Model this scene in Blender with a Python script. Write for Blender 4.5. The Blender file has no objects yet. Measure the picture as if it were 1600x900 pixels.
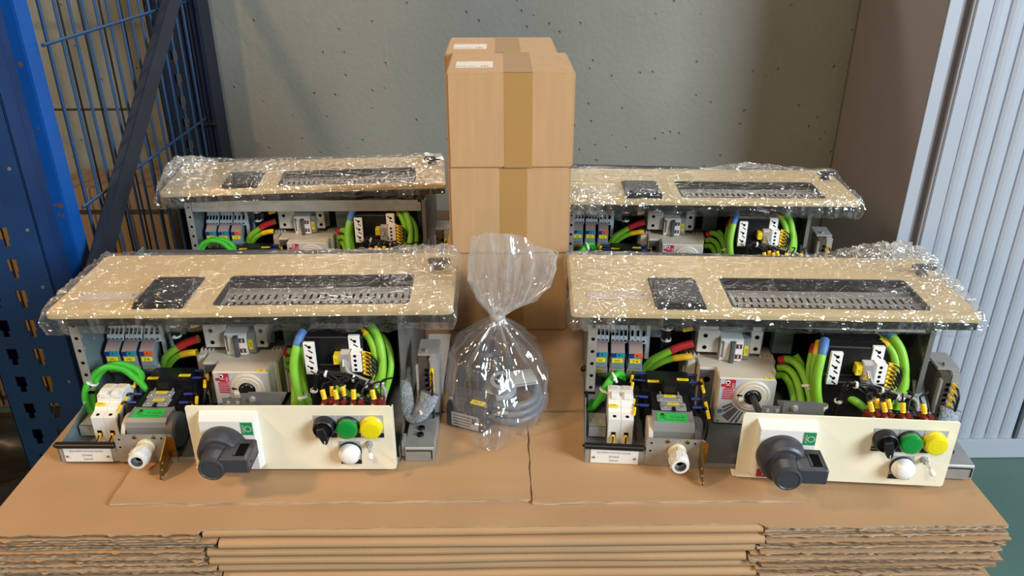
import bpy, bmesh, math, random
from mathutils import Vector, Matrix, noise
R_ = math.radians
random.seed(7)
scene = bpy.context.scene
COL = scene.collection

# ------------------------------------------------------------------ camera, world, lights, exposure
cam_d = bpy.data.cameras.new('camera'); cam = bpy.data.objects.new('camera', cam_d); COL.objects.link(cam)
cam_d.sensor_width = 36.0; cam_d.lens = 36.0 * 1242 / 1600; cam_d.clip_start = 0.02
cam.location = (0, 0, 0.708); cam.rotation_euler = (R_(90 - 25.7), 0, R_(-0.87))
scene.camera = cam
scene.view_settings.view_transform = 'Standard'; scene.view_settings.look = 'None'
scene.view_settings.gamma = 1.0; scene.view_settings.use_curve_mapping = False
scene.view_settings.exposure = 0.0
scene.cycles.transparent_max_bounces = 24
scene.cycles.max_bounces = 10

w = bpy.data.worlds.new('hall'); scene.world = w; w.use_nodes = True
wb = w.node_tree.nodes['Background']; wb.inputs[0].default_value = (0.62, 0.60, 0.58, 1); wb.inputs[1].default_value = 0.17

def area(name, loc, target, size, size_y, energy, col):
    d = bpy.data.lights.new(name, 'AREA'); d.shape = 'RECTANGLE'; d.size = size; d.size_y = size_y
    d.energy = energy; d.color = col
    o = bpy.data.objects.new(name, d); COL.objects.link(o); o.location = loc
    o.rotation_euler = (Vector(target) - Vector(loc)).to_track_quat('-Z', 'Y').to_euler()
    return o
area('daylight_doorway', (3.1, -1.25, 1.75), (0.5, 1.4, 0.0), 1.3, 1.7, 235, (0.76, 0.89, 1.0))
area('warm_side_lamp', (-1.75, 0.30, 1.55), (-0.2, 1.0, 0.0), 0.22, 0.22, 27, (1.0, 0.66, 0.34))
area('warm_hall_fill', (-0.3, -1.4, 2.5), (0.0, 1.2, 0.0), 0.30, 0.30, 31, (1.0, 0.82, 0.60))  # general fill light added above and behind the camera
area('film_sparkle_light', (0.15, 3.4, 2.3), (0.0, 1.1, 0.1), 2.2, 0.20, 44, (1.0, 0.95, 0.88))  # unseen light added beyond the wall so the film wrinkles sparkle

# ------------------------------------------------------------------ materials
def lin(h):
    h = h.lstrip('#'); out = []
    for i in (0, 2, 4):
        c = int(h[i:i+2], 16) / 255
        out.append(c / 12.92 if c <= .04045 else ((c + .055) / 1.055) ** 2.4)
    return (*out, 1)
MATS = {}
def mat(name, hexc, rough=.5, metal=0.0, var=0.0, vscale=8.0, stretch=(1, 1, 1), bump=0.0, bscale=60, spec=.5, trans=0.0, alpha=1.0, coat=0.0, emit=0):
    if name in MATS: return MATS[name]
    m = bpy.data.materials.new(name); m.use_nodes = True; nt = m.node_tree; N = nt.nodes; L = nt.links
    b = N['Principled BSDF']
    c = lin(hexc); b.inputs['Base Color'].default_value = c
    b.inputs['Roughness'].default_value = rough; b.inputs['Metallic'].default_value = metal
    b.inputs['Specular IOR Level'].default_value = spec; b.inputs['Transmission Weight'].default_value = trans
    b.inputs['Alpha'].default_value = alpha; b.inputs['Coat Weight'].default_value = coat
    if var or bump:
        tc = N.new('ShaderNodeTexCoord'); mp = N.new('ShaderNodeMapping'); mp.inputs['Scale'].default_value = stretch
        L.new(tc.outputs['Object'], mp.inputs['Vector'])
    if var:
        n = N.new('ShaderNodeTexNoise'); n.inputs['Scale'].default_value = vscale; n.inputs['Detail'].default_value = 6
        L.new(mp.outputs[0], n.inputs['Vector'])
        r = N.new('ShaderNodeMapRange'); r.inputs[1].default_value = .3; r.inputs[2].default_value = .7
        r.inputs[3].default_value = 1 - var; r.inputs[4].default_value = 1 + var
        L.new(n.outputs['Fac'], r.inputs[0])
        h = N.new('ShaderNodeHueSaturation'); h.inputs['Color'].default_value = c
        L.new(r.outputs[0], h.inputs['Value']); L.new(h.outputs[0], b.inputs['Base Color'])
    if bump:
        n2 = N.new('ShaderNodeTexNoise'); n2.inputs['Scale'].default_value = bscale; n2.inputs['Detail'].default_value = 4
        L.new(mp.outputs[0], n2.inputs['Vector'])
        bp = N.new('ShaderNodeBump'); bp.inputs['Strength'].default_value = bump; bp.inputs['Distance'].default_value = .002
        L.new(n2.outputs['Fac'], bp.inputs['Height']); L.new(bp.outputs[0], b.inputs['Normal'])
    MATS[name] = m; return m

M = dict(
 card=mat('kraft_cardboard', '#af8c67', .75, var=.07, vscale=5, stretch=(1, 1, 1), bump=.15, bscale=220, spec=.25),
 cardbox=mat('kraft_carton', '#b8956d', .72, var=.05, vscale=14, stretch=(6, 6, .6), bump=.12, bscale=90, spec=.25),
 cardback=mat('brown_carton', '#957a62', .8, var=.08, vscale=4),
 cardtop=mat('kraft_sheet', '#b38f69', .72, var=.06, vscale=3.5, stretch=(1.0, 5, 1), bump=.15, bscale=160, spec=.25),
 torn=mat('torn_card_edge', '#86705c', .9, var=.5, vscale=60, stretch=(.3, 1, 14), bump=.8, bscale=150, spec=.1),
 tornl=mat('torn_card_fibre', '#bda78d', .9, var=.38, vscale=60, stretch=(.4, 1, 12), bump=.8, bscale=150, spec=.1),
 tape=mat('brown_tape', '#a9834f', .32, var=.03, spec=.5),
 paper=mat('label_paper', '#d9cfc4', .7),
 white=mat('white_plastic', '#e4e2dc', .4, spec=.4),
 bwhite=mat('bright_white_lens', '#f2f1ee', .3),
 offw=mat('breaker_plastic', '#cfc8bc', .45, var=.02),
 cream=mat('cream_paint', '#c8b184', .42, var=.02, vscale=10, bump=.03, bscale=600),
 creamp=mat('cream_panel_paint', '#eee5ca', .42, var=.015, vscale=10, bump=.03, bscale=600),
 creamb=mat('switch_body_plastic', '#c9bfae', .5, var=.02),
 gland=mat('cable_gland_plastic', '#ddd2b2', .4),
 steel=mat('galvanised_steel', '#a3a29e', .42, .4, var=.12, vscale=40, bump=.05, bscale=200),
 steelt=mat('blue_tinted_steel', '#7d8f92', .5, .5, var=.08, vscale=20),
 steeld=mat('dull_steel', '#777673', .5, .4, var=.12, vscale=30),
 bright=mat('bright_metal', '#bdbdba', .3, .6),
 brass=mat('passivated_brass', '#a88748', .3, .9, var=.2, vscale=60),
 copper=mat('brown_copper', '#7a4b30', .4, .6),
 black=mat('black_plastic', '#151517', .42, var=.05, spec=.45),
 blackm=mat('black_matt', '#0d0d0e', .6, spec=.3),
 seal=mat('black_seal', '#0b0c0e', .45, spec=.5),
 hole=mat('dark_hole', '#050505', .9, spec=.1),
 dark=mat('charcoal_plastic', '#3c3c42', .4, bump=.06, bscale=900, spec=.45),
 grey=mat('grey_plastic', '#8e9090', .5),
 lgrey=mat('light_grey_terminal', '#c9d1d3', .5, var=.02),
 dgrey=mat('dark_grey_plastic', '#515457', .5),
 brown=mat('brown_plug', '#4b4238', .5),
 green=mat('green_cable', '#7dbb34', .45, var=.08, vscale=50, spec=.4),
 greenb=mat('bright_green_cable', '#3fae33', .42, var=.06, vscale=50, spec=.4),
 greend=mat('dark_green_cable', '#3b6a2c', .5),
 blue=mat('blue_sleeve', '#4470a8', .5), red=mat('red_sleeve', '#b8262b', .5), yel=mat('yellow_sleeve', '#e0b21c', .45),
 tag=mat('yellow_marker', '#f2c81a', .5), taglab=mat('yellow_label', '#efd926', .5),
 ink=mat('black_ink', '#1a1712', .7), redl=mat('red_label', '#b3203a', .5), greenl=mat('green_label', '#118a52', .5),
 qgreen=mat('quality_green_label', '#35c257', .45),
 navy=mat('blue_terminal', '#1d2f7a', .4), teal=mat('teal_relay_band', '#1f8f9c', .45), orange=mat('orange_relay_band', '#e2622c', .45),
 relay=mat('smoky_relay_case', '#77858a', .18, spec=.6, coat=.3), relayp=mat('pink_relay_top', '#a88f88', .25),
 dimlab=mat('dim_yellow_label', '#a08b28', .6),
 rblock=mat('red_contact_block', '#7d2a20', .45, var=.1, vscale=200),
 lensg=mat('green_lens', '#0e8a34', .22, spec=.6, coat=.4), lensy=mat('yellow_lens', '#e6d60a', .22, spec=.6, coat=.4),
 silver=mat('silver_legend', '#aeb2b8', .4, .2), greyc=mat('grey_cable', '#9a9a96', .45),
 braid=mat('braided_strap', '#858c95', .45, .5, var=.22, vscale=260, bump=1.0, bscale=420),
 tie=mat('white_cable_tie', '#e6e6e2', .5),
 clear=mat('clear_cover', '#e8ecec', .12, trans=0.0, alpha=.35),
 grill=mat('grille_grey', '#8d877f', .5, .3),
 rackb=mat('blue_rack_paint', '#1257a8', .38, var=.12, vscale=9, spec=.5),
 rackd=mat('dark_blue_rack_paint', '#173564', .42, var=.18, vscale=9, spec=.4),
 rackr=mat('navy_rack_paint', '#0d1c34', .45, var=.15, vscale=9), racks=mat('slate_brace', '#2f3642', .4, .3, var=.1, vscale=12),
 wire=mat('blue_wire', '#284d78', .4, .2), wired=mat('dark_wire', '#191817', .5),
 rust=mat('rust_chip', '#7d4b36', .8),
 cab_shaded=mat('shaded_cabinet_paint', '#8d8788', .5, var=.02, vscale=3, bump=.05, bscale=500),  # same grey paint as the cabinet front, with the side's shade in the colour
 cgrey=mat('mid_grey_cable', '#6c727b', .4), strip=mat('pale_strip', '#c4b4a2', .6), cab_daylit=mat('daylit_cabinet_paint', '#a9adb6', .48, var=.02, vscale=3, bump=.04, bscale=500),  # cabinet front: same paint, lighter and bluer with daylight put into the colour
 floor=mat('green_floor_paint', '#4d6a5e', .45, var=.12, vscale=3, bump=.1, bscale=30),
 tarp=mat('dark_plastic_cover', '#23221f', .35, var=.25, vscale=6),
 orangep=mat('orange_steel', '#c2451d', .45),
 wood=mat('pallet_wood', '#8c6b48', .8, var=.15, vscale=6, stretch=(1, 8, 8)),
 toner=mat('slate_module', '#34373d', .35), pgrey=mat('pale_grey_plastic', '#8d9198', .4), maroon=mat('window_maroon', '#6e2f2c', .4),
 glab=mat('grey_faceplate', '#b8b8bb', .4), seam=mat('seam_line', '#6d655a', .7),
)

def wall_material():
    m = bpy.data.materials.new('painted_concrete'); m.use_nodes = True; nt = m.node_tree; N = nt.nodes; L = nt.links
    b = N['Principled BSDF']; b.inputs['Roughness'].default_value = .6
    tc = N.new('ShaderNodeTexCoord')
    n = N.new('ShaderNodeTexNoise'); n.inputs['Scale'].default_value = 1.6; n.inputs['Detail'].default_value = 8
    L.new(tc.outputs['Object'], n.inputs['Vector'])
    cr = N.new('ShaderNodeValToRGB'); cr.color_ramp.elements[0].position = .3; cr.color_ramp.elements[1].position = .75
    cr.color_ramp.elements[0].color = lin('#807f75'); cr.color_ramp.elements[1].color = lin('#949389')
    L.new(n.outputs['Fac'], cr.inputs[0])
    v = N.new('ShaderNodeTexVoronoi'); v.inputs['Scale'].default_value = 24; v.inputs['Randomness'].default_value = 1
    L.new(tc.outputs['Object'], v.inputs['Vector'])
    r = N.new('ShaderNodeMapRange'); r.inputs[1].default_value = .045; r.inputs[2].default_value = .11
    L.new(v.outputs['Distance'], r.inputs[0])
    n3 = N.new('ShaderNodeTexNoise'); n3.inputs['Scale'].default_value = 70; L.new(tc.outputs['Object'], n3.inputs['Vector'])
    mx = N.new('ShaderNodeMath'); mx.operation = 'MULTIPLY_ADD'; mx.inputs[1].default_value = .25
    L.new(n3.outputs['Fac'], mx.inputs[0]); L.new(r.outputs[0], mx.inputs[2])
    bp = N.new('ShaderNodeBump'); bp.inputs['Strength'].default_value = .8; bp.inputs['Distance'].default_value = .006
    L.new(mx.outputs[0], bp.inputs['Height']); L.new(bp.outputs[0], b.inputs['Normal'])
    L.new(cr.outputs[0], b.inputs['Base Color'])
    return m
M['wall'] = wall_material()

def film_material(name, haze, wr, gloss, tint=(.97, .97, .96, 1), rough=.09, dist=.004, stretch=(1, 1, 1), rot=0):
    m = bpy.data.materials.new(name); m.use_nodes = True; nt = m.node_tree; N = nt.nodes; L = nt.links
    N.remove(N['Principled BSDF']); out = N['Material Output']
    tc0 = N.new('ShaderNodeTexCoord'); tc = N.new('ShaderNodeMapping'); tc.inputs['Scale'].default_value = stretch; tc.inputs['Rotation'].default_value = (0, 0, rot)
    L.new(tc0.outputs['Object'], tc.inputs['Vector'])
    nz = N.new('ShaderNodeTexNoise'); nz.inputs['Scale'].default_value = wr * .5; nz.inputs['Detail'].default_value = 3
    L.new(tc.outputs[0], nz.inputs['Vector'])
    add = N.new('ShaderNodeMixRGB'); add.blend_type = 'ADD'; add.inputs[0].default_value = .35
    L.new(tc.outputs[0], add.inputs[1]); L.new(nz.outputs['Color'], add.inputs[2])
    v = N.new('ShaderNodeTexVoronoi'); v.feature = 'DISTANCE_TO_EDGE'; v.inputs['Scale'].default_value = wr
    L.new(add.outputs[0], v.inputs['Vector'])
    n2 = N.new('ShaderNodeTexNoise'); n2.inputs['Scale'].default_value = wr * 2.0; n2.inputs['Detail'].default_value = 2
    n2.inputs['Distortion'].default_value = 1.5
    L.new(tc.outputs[0], n2.inputs['Vector'])
    ma = N.new('ShaderNodeMath'); ma.operation = 'MULTIPLY_ADD'; ma.inputs[1].default_value = .8
    L.new(v.outputs['Distance'], ma.inputs[0]); L.new(n2.outputs['Fac'], ma.inputs[2])
    bp = N.new('ShaderNodeBump'); bp.inputs['Strength'].default_value = 1.0; bp.inputs['Distance'].default_value = dist
    L.new(ma.outputs[0], bp.inputs['Height'])
    tr = N.new('ShaderNodeBsdfTransparent'); tr.inputs[0].default_value = tint
    gl = N.new('ShaderNodeBsdfGlossy'); gl.inputs['Roughness'].default_value = rough; gl.inputs[0].default_value = (1, 1, 1, 1)
    L.new(bp.outputs[0], gl.inputs['Normal'])
    df = N.new('ShaderNodeBsdfTranslucent'); df.inputs[0].default_value = (.9, .88, .86, 1)
    d2 = N.new('ShaderNodeBsdfDiffuse'); d2.inputs[0].default_value = (.9, .88, .86, 1); L.new(bp.outputs[0], d2.inputs['Normal'])
    dm = N.new('ShaderNodeMixShader'); dm.inputs[0].default_value = .6; L.new(df.outputs[0], dm.inputs[1]); L.new(d2.outputs[0], dm.inputs[2])
    at = N.new('ShaderNodeAttribute'); at.attribute_name = 'layers'
    g2 = N.new('ShaderNodeMath'); g2.operation = 'MULTIPLY_ADD'; g2.use_clamp = True; g2.inputs[1].default_value = .22; g2.inputs[2].default_value = gloss
    L.new(at.outputs['Fac'], g2.inputs[0])
    m1 = N.new('ShaderNodeMixShader'); L.new(g2.outputs[0], m1.inputs[0]); L.new(tr.outputs[0], m1.inputs[1]); L.new(gl.outputs[0], m1.inputs[2])
    h2 = N.new('ShaderNodeMath'); h2.operation = 'MULTIPLY_ADD'; h2.use_clamp = True; h2.inputs[1].default_value = .30; h2.inputs[2].default_value = haze
    L.new(at.outputs['Fac'], h2.inputs[0])
    m2 = N.new('ShaderNodeMixShader'); L.new(h2.outputs[0], m2.inputs[0])
    L.new(m1.outputs[0], m2.inputs[1]); L.new(dm.outputs[0], m2.inputs[2]); L.new(m2.outputs[0], out.inputs['Surface'])
    return m
M['film'] = film_material('clear_stretch_film', .014, 24, .13, tint=(.995, .995, .99, 1), rough=.05, dist=.0068, stretch=(.55, 1.5, 1), rot=.5)
M['bag'] = film_material('clear_polythene', .065, 11, .13, tint=(.99, .99, .99, 1), rough=.09, dist=.0035, stretch=(1.3, 1.3, .55))

# ------------------------------------------------------------------ mesh builder
TEXT = {}
def text_geo(s):
    if s in TEXT: return TEXT[s]
    cu = bpy.data.curves.new('t', 'FONT'); cu.body = s; cu.align_x = 'CENTER'; cu.resolution_u = 2
    ob = bpy.data.objects.new('t', cu); COL.objects.link(ob)
    dg = bpy.context.evaluated_depsgraph_get(); dg.update()
    me = bpy.data.meshes.new_from_object(ob.evaluated_get(dg))
    vs = [v.co.copy() for v in me.vertices]; fs = [tuple(p.vertices) for p in me.polygons]
    bpy.data.objects.remove(ob); bpy.data.curves.remove(cu); bpy.data.meshes.remove(me)
    x0 = min(v.x for v in vs); x1 = max(v.x for v in vs); y0 = min(v.y for v in vs); y1 = max(v.y for v in vs)
    vs = [Vector(((v.x - (x0 + x1) / 2), (v.y - (y0 + y1) / 2), 0)) for v in vs]
    TEXT[s] = (vs, fs, x1 - x0, y1 - y0); return TEXT[s]

def catmull(pts, k=6):
    pts = [Vector(p) for p in pts]
    if len(pts) < 3: return pts
    P = [pts[0] * 2 - pts[1]] + pts + [pts[-1] * 2 - pts[-2]]; out = []
    for i in range(1, len(P) - 2):
        for j in range(k):
            t = j / k; a, b, c, d = P[i-1], P[i], P[i+1], P[i+2]
            out.append(.5 * ((2*b) + (c-a)*t + (2*a-5*b+4*c-d)*t*t + (3*b-a-3*c+d)*t*t*t))
    out.append(pts[-1]); return out

class MB:
    def __init__(s): s.att = None; s.v = []; s.f = []; s.fm = []; s.fs = []; s.mats = []
    def mi(s, m):
        if isinstance(m, str): m = M[m]
        if m not in s.mats: s.mats.append(m)
        return s.mats.index(m)
    def add(s, vs, fs, m, smooth=False):
        o = len(s.v); k = s.mi(m); s.v += [tuple(x) for x in vs]
        for f in fs: s.f.append(tuple(i + o for i in f)); s.fm.append(k); s.fs.append(smooth)
        return s
    def box(s, x0, x1, y0, y1, z0, z1, m, bev=0.0, seg=2, rot=None, piv=None):
        bm = bmesh.new(); bmesh.ops.create_cube(bm, size=1)
        for v in bm.verts: v.co = Vector((x0 + (v.co.x + .5) * (x1 - x0), y0 + (v.co.y + .5) * (y1 - y0), z0 + (v.co.z + .5) * (z1 - z0)))
        if bev: bmesh.ops.bevel(bm, geom=bm.edges[:], offset=min(bev, .49 * min(x1-x0, y1-y0, z1-z0)), segments=seg, affect='EDGES')
        if rot:
            p = Vector(piv) if piv else Vector(((x0+x1)/2, (y0+y1)/2, (z0+z1)/2))
            for v in bm.verts: v.co = rot @ (v.co - p) + p
        return s.bm(bm, m)
    def bm(s, bm, m, smooth=False):
        bm.verts.index_update(); s.add([v.co for v in bm.verts], [[v.index for v in f.verts] for f in bm.faces], m, smooth); bm.free(); return s
    def prism(s, prof, ax, a0, a1, m, bev=0.0):
        # prof: 2D outline; ax 'x': prof=(y,z); 'y': prof=(x,z); 'z': prof=(x,y)
        def P(u, w_, a): return {'x': (a, u, w_), 'y': (u, a, w_), 'z': (u, w_, a)}[ax]
        bm = bmesh.new(); A = [bm.verts.new(P(u, q, a0)) for u, q in prof]; B = [bm.verts.new(P(u, q, a1)) for u, q in prof]
        n = len(prof); bm.faces.new(A); bm.faces.new(B[::-1])
        for i in range(n): bm.faces.new((A[i], B[i], B[(i+1) % n], A[(i+1) % n]))
        bmesh.ops.recalc_face_normals(bm, faces=bm.faces[:])
        if bev: bmesh.ops.bevel(bm, geom=bm.edges[:], offset=bev, segments=1, affect='EDGES')
        bmesh.ops.triangulate(bm, faces=[f for f in bm.faces if len(f.verts) > 4])
        return s.bm(bm, m)
    def lathe(s, o, d, prof, m, n=24, smooth=True, up=None):
        # prof: (distance along d, radius[, material])
        o = Vector(o); d = Vector(d).normalized(); a = d.orthogonal().normalized(); b = d.cross(a)
        for i in range(len(prof) - 1):
            p, q = prof[i], prof[i+1]; mm = q[2] if len(q) > 2 else m
            vs = []; fs = []
            for t, r in ((p[0], p[1]), (q[0], q[1])):
                for k in range(n):
                    an = 2 * math.pi * k / n; vs.append(o + d * t + (a * math.cos(an) + b * math.sin(an)) * max(r, 1e-5))
            for k in range(n): fs.append((k, (k+1) % n, n + (k+1) % n, n + k))
            s.add(vs, fs, mm, smooth and abs(q[0]-p[0]) > 1e-6)
        return s
    def cyl(s, p0, p1, r, m, n=16, r1=None):
        p0 = Vector(p0); p1 = Vector(p1); L = (p1 - p0).length; r1 = r if r1 is None else r1
        return s.lathe(p0, p1 - p0, [(0, 0), (0, r), (L, r1), (L, 0)], m, n)
    def disc(s, o, d, r, m, n=14): return s.lathe(o, d, [(0, r), (.00001, 0)], m, n, False)
    def tube(s, pts, r, m, n=10, k=6, cap=True, flat=None):
        P = catmull(pts, k); vs = []; fs = []
        T = [(P[min(i+1, len(P)-1)] - P[max(i-1, 0)]).normalized() for i in range(len(P))]
        a = T[0].orthogonal().normalized()
        for i, p in enumerate(P):
            a = (a - T[i] * a.dot(T[i])).normalized(); b = T[i].cross(a)
            rr = r(i / (len(P)-1)) if callable(r) else r
            for j in range(n):
                an = 2 * math.pi * j / n
                c = a * math.cos(an) + b * math.sin(an)
                if flat is not None:
                    fv = Vector(flat); c = c - fv * c.dot(fv) * .78
                vs.append(p + c * rr)
        for i in range(len(P)-1):
            for j in range(n): fs.append((i*n+j, i*n+(j+1) % n, (i+1)*n+(j+1) % n, (i+1)*n+j))
        s.add(vs, fs, m, True)
        if cap: s.add(vs[:n], [tuple(range(n))[::-1]], m); s.add(vs[-n:], [tuple(range(n))], m)
        return s
    def text(s, st, o, right, up, h, m, width=None):
        vs, fs, W, H = text_geo(st); sc = h / H; sx = sc if width is None else width / W
        o = Vector(o); r = Vector(right).normalized(); u = Vector(up).normalized()
        return s.add([o + r * v.x * sx + u * v.y * sc for v in vs], fs, m)
    def build(s, name, parent=None, loc=None, label=None):
        me = bpy.data.meshes.new(name); me.from_pydata(s.v, [], s.f)
        for m in s.mats: me.materials.append(m)
        me.polygons.foreach_set('material_index', s.fm); me.polygons.foreach_set('use_smooth', s.fs); me.update()
        if s.att: me.attributes.new('layers', 'FLOAT', 'POINT').data.foreach_set('value', s.att)
        o = bpy.data.objects.new(name, me); COL.objects.link(o)
        if parent: o.parent = parent
        if loc: o.location = loc
        if label: o['label'] = label
        return o

def empty(name, loc=(0, 0, 0), rz=0):
    o = bpy.data.objects.new(name, None); o.empty_display_size = .05; COL.objects.link(o); o.location = loc; o.rotation_euler = (0, 0, rz); return o
def tag(o, label=None, cat=None, group=None, kind=None):
    for k, v in (('label', label), ('category', cat), ('group', group), ('kind', kind)):
        if v: o[k] = v
    return o
def copy_tree(o, parent=None):
    c = o.copy(); COL.objects.link(c)
    if parent: c.parent = parent
    for ch in [x for x in bpy.data.objects if x.parent == o]: copy_tree(ch, c)
    return c
def rrect(x0, x1, y0, y1, r, n=5):
    out = []
    for cx, cy, a in ((x1-r, y1-r, 0), (x0+r, y1-r, 90), (x0+r, y0+r, 180), (x1-r, y0+r, 270)):
        for i in range(n+1):
            t = R_(a + 90*i/n); out.append((cx + r*math.cos(t), cy + r*math.sin(t)))
    return out

# ------------------------------------------------------------------ setting
FZ = -.75
b = MB(); b.box(-2.6, 3.2, -1.2, 2.37, FZ - .03, FZ, 'floor'); o = b.build('floor'); tag(o, 'green painted concrete floor', kind='structure')
b = MB(); b.box(-2.6, 3.2, 2.37, 2.5, FZ, .86, 'wall'); o = b.build('wall_back'); tag(o, 'pitted grey painted concrete wall', kind='structure')
b = MB(); b.box(-2.72, -2.6, -1.2, 2.5, FZ, .86, 'wall'); o = b.build('wall_left'); tag(o, 'grey painted wall beyond the rack', kind='structure')

# grey tambour cabinet
CX, CY = 1.005, 1.86
root = empty('tambour_cabinet', (CX, CY, FZ)); tag(root, 'grey tall office cabinet with vertical tambour slats beside the wall', 'cabinet')
H = 1.98; W = 1.2; D = .46
b = MB()
b.box(0, .03, 0, D, 0.06, H, 'cab_shaded', .002); b.box(W-.03, W, 0, D, .06, H, 'cab_shaded', .002); b.box(.03, W-.03, 0, D, H-.03, H, 'cab_shaded', .002)
b.box(.03, W-.03, D-.01, D, .06, H-.03, 'cab_shaded'); b.box(.03, W-.03, .01, D-.01, .06, .08, 'cab_shaded')
b.build('carcass', root)
MB().box(.0, .03, -.002, .0, .0, H, 'cab_daylit', .0008).build('front_edge', root); MB().box(W-.03, W, -.002, 0, 0, H, 'cab_daylit', .0008).build('front_edge', root)
b = MB(); b.box(0.0, W, -.001, .03, 0, .065, 'cab_daylit', .003); b.build('plinth', root)
b = MB(); b.box(.032, .062, .022, .03, .066, H-.03, 'cab_shaded'); b.box(.058, .064, .006, .03, .066, H-.03, 'cab_shaded', .001); b.build('guide_channel', root)
b = MB()
def slats(x0, x1, n, y, mm):
    p = (x1 - x0) / n; pr = []
    for i in range(n):
        for t in (0, .06, .25, .5, .75, .94):
            hgt = {0: .006, .06: .0015, .25: -.0015, .5: -.0028, .75: -.0015, .94: .0015}[t]
            pr.append((x0 + (i + t) * p, y + hgt))
    pr.append((x1, y + .006))
    vs = [(x, yy, .066) for x, yy in pr] + [(x, yy, H - .03) for x, yy in pr]; n2 = len(pr)
    vs += [(x0, y+.012, .066), (x1, y+.012, .066), (x0, y+.012, H-.03), (x1, y+.012, H-.03)]
    fs = [(i, i+1, n2+i+1, n2+i) for i in range(n2-1)] + [(2*n2+1, 2*n2, 2*n2+2, 2*n2+3)]
    b.add(vs, fs, mm, False)
b.box(.066, .104, .004, .018, .066, H-.03, 'cab_daylit', .002)
slats(.106, .106 + .041*9, 9, .008, 'cab_daylit')
b.build('tambour_door', root)
b = MB(); slats(.106 + .041*9 + .012, W - .034, 17, .008, 'cab_daylit'); b.build('tambour_door', root)
b = MB(); b.box(.106+.041*9+.0005, .106+.041*9+.0115, .003, .02, .066, H-.03, 'dgrey', .001); b.build('door_edge_strip', root)

# ------------------------------------------------------------------ pallet, flattened cartons
PY0 = .775; SX0, SX1 = -.665, .655; SY1 = 1.95; TOP = -.005
XL, XR = -.372, .325
NL = 38; TH = .0145
def carton_mesh(seed, first=False):
    rnd = random.Random(seed); b = MB()
    t = TH; n = 10
    # middle: rounded folded edge
    xl = XL + rnd.uniform(-.012, .012); xr = XR + rnd.uniform(-.012, .012); yf = PY0 + rnd.uniform(-.004, .004)
    for k in range(1):
        pr = [(SY1, .0005), (SY1, t)] + [(yf + t*.45 + .0 - (t*.45) * math.sin(R_(a)), t/2 + (t/2 - .0006) * math.cos(R_(a))) for a in range(0, 181, 15)]
        seg = 40; vs = []; fs = []; m = len(pr)
        for i in range(seg + 1):
            x = xl + (xr - xl) * i / seg
            for (y, z) in pr:
                wob = (noise.noise(Vector((x * 5, seed * 3.1, 0))) * .0022) if y < yf + .02 else 0
                vs.append((x, y + wob, z + (noise.noise(Vector((x * 4, seed, 3))) * .0006 if y < SY1 - .01 and z < t*.9 else 0)))
        for i in range(seg):
            for j in range(m): fs.append((i*m+j, i*m+(j+1) % m, (i+1)*m+(j+1) % m, (i+1)*m+j))
        b.add(vs, fs, 'card', True)
    if first:
        b.v = [(x, y, z * (t - .001) / t) for x, y, z in b.v]
        vs = []; n2 = 120
        for i in range(n2 + 1):
            x = SX0 + .004 + (SX1 - SX0 - .016) * i / n2
            y = PY0 + .0065 + noise.noise(Vector((x * 30, 2, 8))) * .002
            if x < xl or x > xr: y = PY0 - .001 + noise.noise(Vector((x * 30, 2, 8))) * .004 + noise.noise(Vector((x * 110, 2, 3))) * .002
            vs += [(x, y, t - .0010), (x, y, t), (x, SY1, t), (x, SY1, t - .0010)]
        b.add(vs, [(4*i+1, 4*i+5, 4*i+6, 4*i+2) for i in range(n2)] + [(4*i, 4*i+4, 4*i+7, 4*i+3)[::-1] for i in range(n2)], 'card')
        b.add(vs, [(4*i, 4*i+4, 4*i+5, 4*i+1) for i in range(n2)] + [(0, 1, 2, 3)], 'tornl')
        t = t - .001
    # torn flap stacks both sides
    for (x0, x1) in ((SX0 + rnd.uniform(-.006, .01), xl - .0002), (xr + .0002, SX1 + rnd.uniform(-.016, .006))):
        ns = 5
        for q in range(ns):
            z0 = t * q / ns + .0004; z1 = t * (q + 1) / ns - (.0003 if q < ns - 1 else 0)
            if q == ns-1: z1 = t
            off = rnd.uniform(-.003, .006) if q < ns - 1 else rnd.uniform(-.003, .001); seg = 90; vs = []; fs = []
            xa = x0 + rnd.uniform(0, .008); xb = x1 - rnd.uniform(0, .008)
            for i in range(seg + 1):
                x = xa + (xb - xa) * i / seg
                j = noise.noise(Vector((x * 22, seed * 7 + q, 0))) * .0022 + noise.noise(Vector((x * 120, seed + q, 5))) * .0018 + max(0, noise.noise(Vector((x * 60, seed * 3 + q, 11))) - .25) * -.010
                dz = noise.noise(Vector((x * 30, seed * 2 + q, 9))) * .0007
                y = PY0 + off + j
                vs += [(x, SY1, z0), (x, y, z0 + dz * (q > 0)), (x, y, z1 + dz * (q < ns-1) - .0001), (x, SY1, z1)]
            for i in range(seg):
                o4 = i * 4
                fs += [(o4+1, o4+5, o4+6, o4+2), ]
            b.add(vs, fs, 'torn' if rnd.random() < .6 else 'tornl')
            fs = []
            for i in range(seg):
                o4 = i * 4; fs += [(o4+2, o4+6, o4+7, o4+3), (o4, o4+4, o4+5, o4+1), (o4+3, o4+7, o4+4, o4)]
            fs += [(0, 1, 2, 3), (seg*4, seg*4+3, seg*4+2, seg*4+1)]
            b.add(vs, fs, 'card')
    return b
ords = ['topmost', 'second', 'third', 'fourth', 'fifth', 'sixth', 'seventh', 'eighth']
protos = []
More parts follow.
